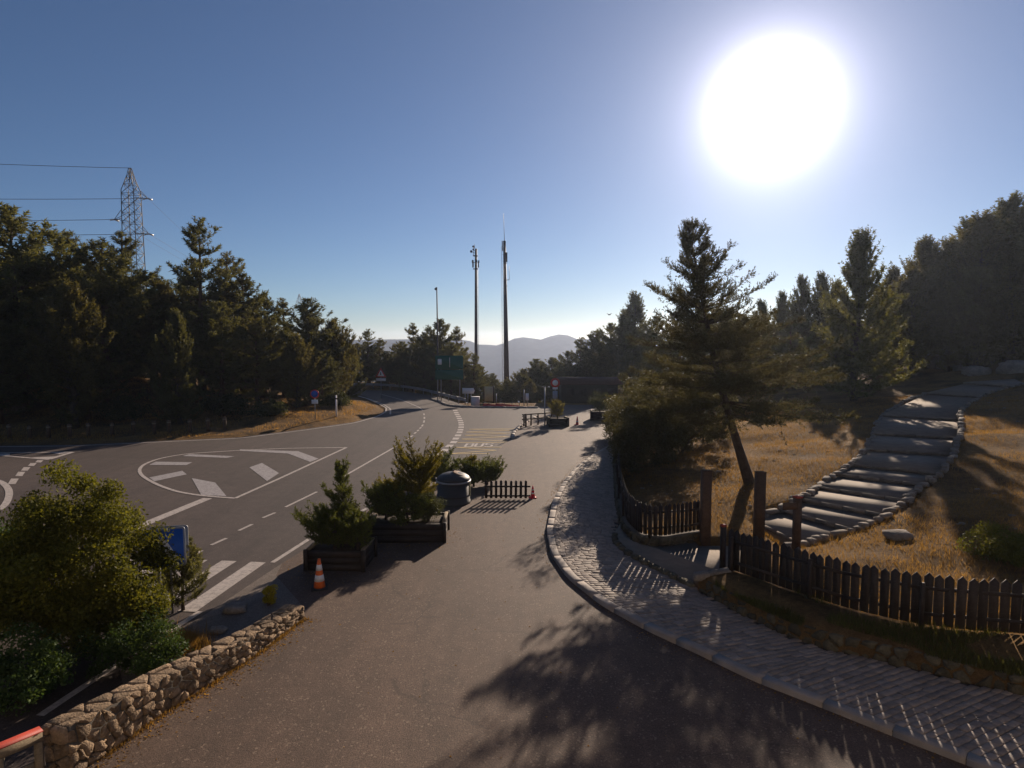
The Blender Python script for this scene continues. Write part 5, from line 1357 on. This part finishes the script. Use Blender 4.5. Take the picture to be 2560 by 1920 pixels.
MB().tube([(dx + u(12), 0, H - u(96)), (dx + u(11.5), 0, H - u(62))], .045, 5).obj('dipole', 'galvanised_steel', o)
y1_ = 78.0; tp = AT(1092, 718, y1_); o = thing('camera_pole', 'slim dark pole with a camera hanging from its tip', 'pole', (tp[0] + .1, y1_, hz(tp[0], y1_) - .1)); tp[2] -= hz(tp[0], y1_)
MB().tube([(0, 0, 0), (-.1, 0, tp[2] + .1)], [.13, .07], 10).obj('shaft', 'dark_steel', o, True)
MB().beam((-.1, 0, tp[2]), (-.28, 0, tp[2] + .05), .06).obj('arm', 'dark_steel', o); MB().lathe([(.04, .0), (.13, -.08), (.13, -.2), (.05, -.3)], 12).obj('dome_camera', 'dark_steel', o, True, loc=(-.26, 0, tp[2] + .02))

# ------------------------------------------------------------------ lattice pylon and wires
PY = 95.0
def pylon(label, px, ptop, y, base_w=2.6, full=True):
    tp = AT(px, ptop, y); zb = hz(tp[0], y) - .3; o = thing('lattice_pylon', label, 'pylon', (tp[0], y, zb)); H = tp[2] - zb
    k_ = y / FPX
    prof = [(0, base_w), (H - 235 * k_, 2 * 17 * k_), (H - 55 * k_, 2 * 15 * k_), (H - 28 * k_, 2 * 7.5 * k_), (H, .25)]
    wz = lambda z: np.interp(z, [a for a, b in prof], [b for a, b in prof]) / 2
    corners = [(-1, -1), (1, -1), (1, 1), (-1, 1)]
    for cx_, cy_ in corners:
        MB().tube([(cx_ * wz(z), cy_ * wz(z), z) for z, _ in prof], .075, 4).obj('leg', 'dark_galvanised', o)
    z = 0.0; fl = 0
    br = MB(); levels = []
    while z < H - 1.0:
        dz = max(.9, wz(z) * 1.5); z2 = min(H - .3, z + dz); levels.append((z, z2)); z = z2
    for z, z2 in levels:
        a, b = wz(z), wz(z2); m = MB()
        for k in range(4):
            c0, c1 = corners[k], corners[(k + 1) % 4]
            m.beam((c0[0] * a, c0[1] * a, z), (c1[0] * b, c1[1] * b, z2), .05); m.beam((c1[0] * a, c1[1] * a, z), (c0[0] * b, c0[1] * b, z2), .05)
            m.beam((c0[0] * b, c0[1] * b, z2), (c1[0] * b, c1[1] * b, z2), .05)
        m.obj('bracing', 'dark_galvanised', o)
    return o, H, k_, wz, tp, zb
o, H, k_, wz, tp, zb = pylon('lattice steel power pylon rising behind the dark pines', 325, 420, PY)
arms = [(1, 74, 41), (-1, 125, 44), (1, 160, 40)]
tips = []
for sgn_, dz, ln in arms:
    z = H - dz * k_; L = ln * k_; a = wz(z); m = MB()
    tipp = (sgn_ * L, 0, z + 1 * k_)
    for s in (-1, 1): m.beam((sgn_ * a, s * a, z), tipp, .07); m.beam((sgn_ * a, s * a, z + 22 * k_), tipp, .06)
    m.beam((sgn_ * (a + L) / 2, -.2, z), (sgn_ * (a + L) / 2, .2, z + 8 * k_), .05); m.obj('crossarm', 'dark_galvanised', o)
    for q in ((-1, -.2), (.55, .6)):
        e = (tipp[0] + q[0] * 9 * k_, q[1], tipp[2] - 1.5 * k_); MB().tube([tipp, e], [.12, .12], 8).obj('insulator', 'insulator', o, True)
    tips.append((tp[0] + tipp[0], PY, zb + tipp[2]))
tips.append((tp[0], PY, zb + H))
def wire(label, a, b, sag):
    P = [tuple(np.array(a) * (1 - t) + np.array(b) * t - np.array([0, 0, sag * 4 * t * (1 - t)])) for t in np.linspace(0, 1, 14)]
    o = MB().tube(P, .035 if b[1] < 200 else .018, 4, cap=False).obj('power_cable', 'dark_steel'); tag(o, label, 'cable', 'cables of the power pylon')
for i, (t, py0) in enumerate(zip(tips, (490, 545, 582, 397))):
    e = AT(-500, py0 - (12 if i == 3 else 0), PY - 5.0); wire('power cable strung leftwards from the lattice pylon', t, e, .25)
far = AT(748, 770, 330)
for i, t in enumerate(tips[:3]):
    wire('thin power cable running from the lattice pylon down to the farther pylon', t, (far[0] + (-4 + 4 * i), 330, far[2] + 2 * i), 4)
pylon('tip of a farther lattice pylon above the bank pines', 748, 735, 330, 7.0)

# ------------------------------------------------------------------ cabin, buildings
q = hit(336, 905, 30); y = q[1]; o = thing('cabin', 'grey metal cabin among the pines of the left wood', 'cabin', (q[0], y, q[2] - .2), .3); zt = AT(336, 828, y)[2] - q[2]; zt = max(2.3, min(zt, 3.6))
MB().box((0, 0, zt / 2), (1.6, 1.4, zt)).obj('wall', 'grey_sheet', o); MB().box((0, 0, zt + .05), (1.8, 1.6, .1)).obj('roof', 'dark_steel', o); MB().box((.2, -.71, zt * .45), (.75, .03, zt * .8)).obj('door', 'dark_steel', o)
y = 66.0; a, b = AT(1408, 957, y), AT(1545, 957, y); w = b[0] - a[0]
o = thing('low_building', 'long low dark building with a reddish eave behind the far planters', 'building', ((a[0] + b[0]) / 2, y + 3, -.15))
h = a[2] + .1
MB().box((0, 0, h / 2), (w, 6, h)).obj('wall', 'hut_wall', o)
rf = MB().add([(-w / 2 - .4, -3.5, h), (w / 2 + .4, -3.5, h), (w / 2 + .4, 3.5, h), (-w / 2 - .4, 3.5, h), (-w / 2 - .4, 0, h + .5), (w / 2 + .4, 0, h + .5)], [(0, 1, 5, 4), (2, 3, 4, 5), (3, 0, 4), (1, 2, 5), (3, 2, 1, 0)]).obj('roof', 'roof_red', o)
MB().box((0, -3.53, h - .02), (w + .9, .06, .2)).obj('eave', 'roof_red', rf)
for k in range(4): MB().box((-w / 2 + w * (k + .5) / 4, -3.02, h * .55), (w / 8, .05, h * .4)).obj('shutter', 'dark_timber', o)
q = hit(2400, 912, 30); y = 60.0; a = AT(2395, 905, y); o = thing('stone_hut', 'small hut with pale roof edges among the hilltop pines', 'hut', (a[0], y, hz(a[0], y) - .2), -.25)
h = max(1.2, AT(2395, 880, y)[2] - hz(a[0], y)); w = 4.6
MB().box((0, 0, h / 2), (w, 3.6, h)).obj('wall', 'hill_stone', o)
MB().add([(-w / 2 - .3, -2.1, h - .1), (-w / 2 - .3, 2.1, h - .1), (w / 2 + .3, 2.1, h - .1), (w / 2 + .3, -2.1, h - .1), (0, -2.1, h + .9), (0, 2.1, h + .9)], [(0, 4, 5, 1), (4, 3, 2, 5), (0, 3, 4), (1, 5, 2), (0, 1, 2, 3)]).obj('roof', 'roof_pale', o)
MB().box((0, -1.82, h * .4), (.8, .05, h * .7)).obj('door', 'dark_timber', o)
# bird
c = AT(1523, 787, 55); o = thing('bird', 'small dark bird flying over the far pines', 'bird', tuple(c), .6)
MB().add([(-.22, 0, 0), (0, .05, .02), (.2, 0, .02), (.26, 0, .0), (0, -.05, .0), (0, 0, -.04)], [(0, 1, 5), (1, 2, 5), (2, 3, 5), (3, 4, 5), (4, 0, 5), (0, 4, 1), (1, 4, 2), (2, 4, 3)]).obj('body', 'bird_dark', o)
for s in (-1, 1): MB().add([(-.08, 0, 0), (.1, 0, 0), (.04, s * .25, .13), (-.06, s * .45, .08), (-.04, s * .2, .1), (.02, s * .1, -.01)], [(0, 1, 2, 4), (4, 2, 3), (0, 5, 1)]).obj('wing', 'bird_dark', o)

# ------------------------------------------------------------------ distant mountains
mx_ = np.linspace(-2300, 2700, 220); my_ = np.linspace(0, 1, 26); RY = 1600.0
pk = [(-6000, 40), (-3200, 60), (-1900, 30), (-1300, -35), (-1130, -20), (-1010, -5)]
def ridge_z(x):
    pts = [(700, 845), (900, 850), (1120, 846), (1175, 852), (1195, 861), (1248, 864), (1262, 858), (1285, 846), (1305, 842), (1330, 846), (1350, 849), (1372, 842), (1395, 836), (1418, 838), (1432, 846), (1480, 848), (1600, 843), (1900, 845), (2600, 846)]
    X = [AT(a, b, RY)[0] for a, b in pts]; Z = [AT(a, b, RY)[2] for a, b in pts]
    return np.interp(x, X, Z)
V = []
for t in my_:
    yy = RY - 800 * (1 - t)
    for x in mx_:
        rz = ridge_z(np.array([x * (.6 + .4 * t) / 1.0]))[0] if t < 1 else ridge_z(np.array([x]))[0]
        n = vnoise(np.array([x / 120.0]), np.array([t * 2.2]), 21)[0] * 34 + vnoise(np.array([x / 36.0]), np.array([t * 6]), 22)[0] * 12
        V.append((x, yy, -190 * (1 - t) ** 1.15 + rz * t + n * t * (1 - t) * 3.0 + (vnoise(np.array([x / 16.0]), np.array([3.0]), 23)[0] * 1.6 if t == 1 else 0)))
for x in mx_: V.append((x, RY + 500, -250))
nm = len(mx_); rows = len(my_) + 1; ii = (np.arange(rows - 1)[:, None] * nm + np.arange(nm - 1)[None]).ravel()
struct(link('mountains', mesh_arrays('mountains', np.array(V), np.stack([ii, ii + 1, ii + nm + 1, ii + nm], 1), 'mountain_forest', True)))

# ------------------------------------------------------------------ haze
HAZE = True
if HAZE:
    m = bpy.data.materials.new('haze_air'); m.use_nodes = True; nt = m.node_tree; nt.nodes.clear()
    oo = nt.nodes.new('ShaderNodeOutputMaterial'); pv = nt.nodes.new('ShaderNodeVolumePrincipled')
    pv.inputs['Color'].default_value = (.66, .77, 1.0, 1); pv.inputs['Density'].default_value = 1.8e-4; pv.inputs['Anisotropy'].default_value = .6
    nt.links.new(pv.outputs[0], oo.inputs['Volume']); MATS['haze_air'] = m
    stuff(MB().box((0, 1300, -107), (6200, 3200, 292)).obj('haze', 'haze_air'))
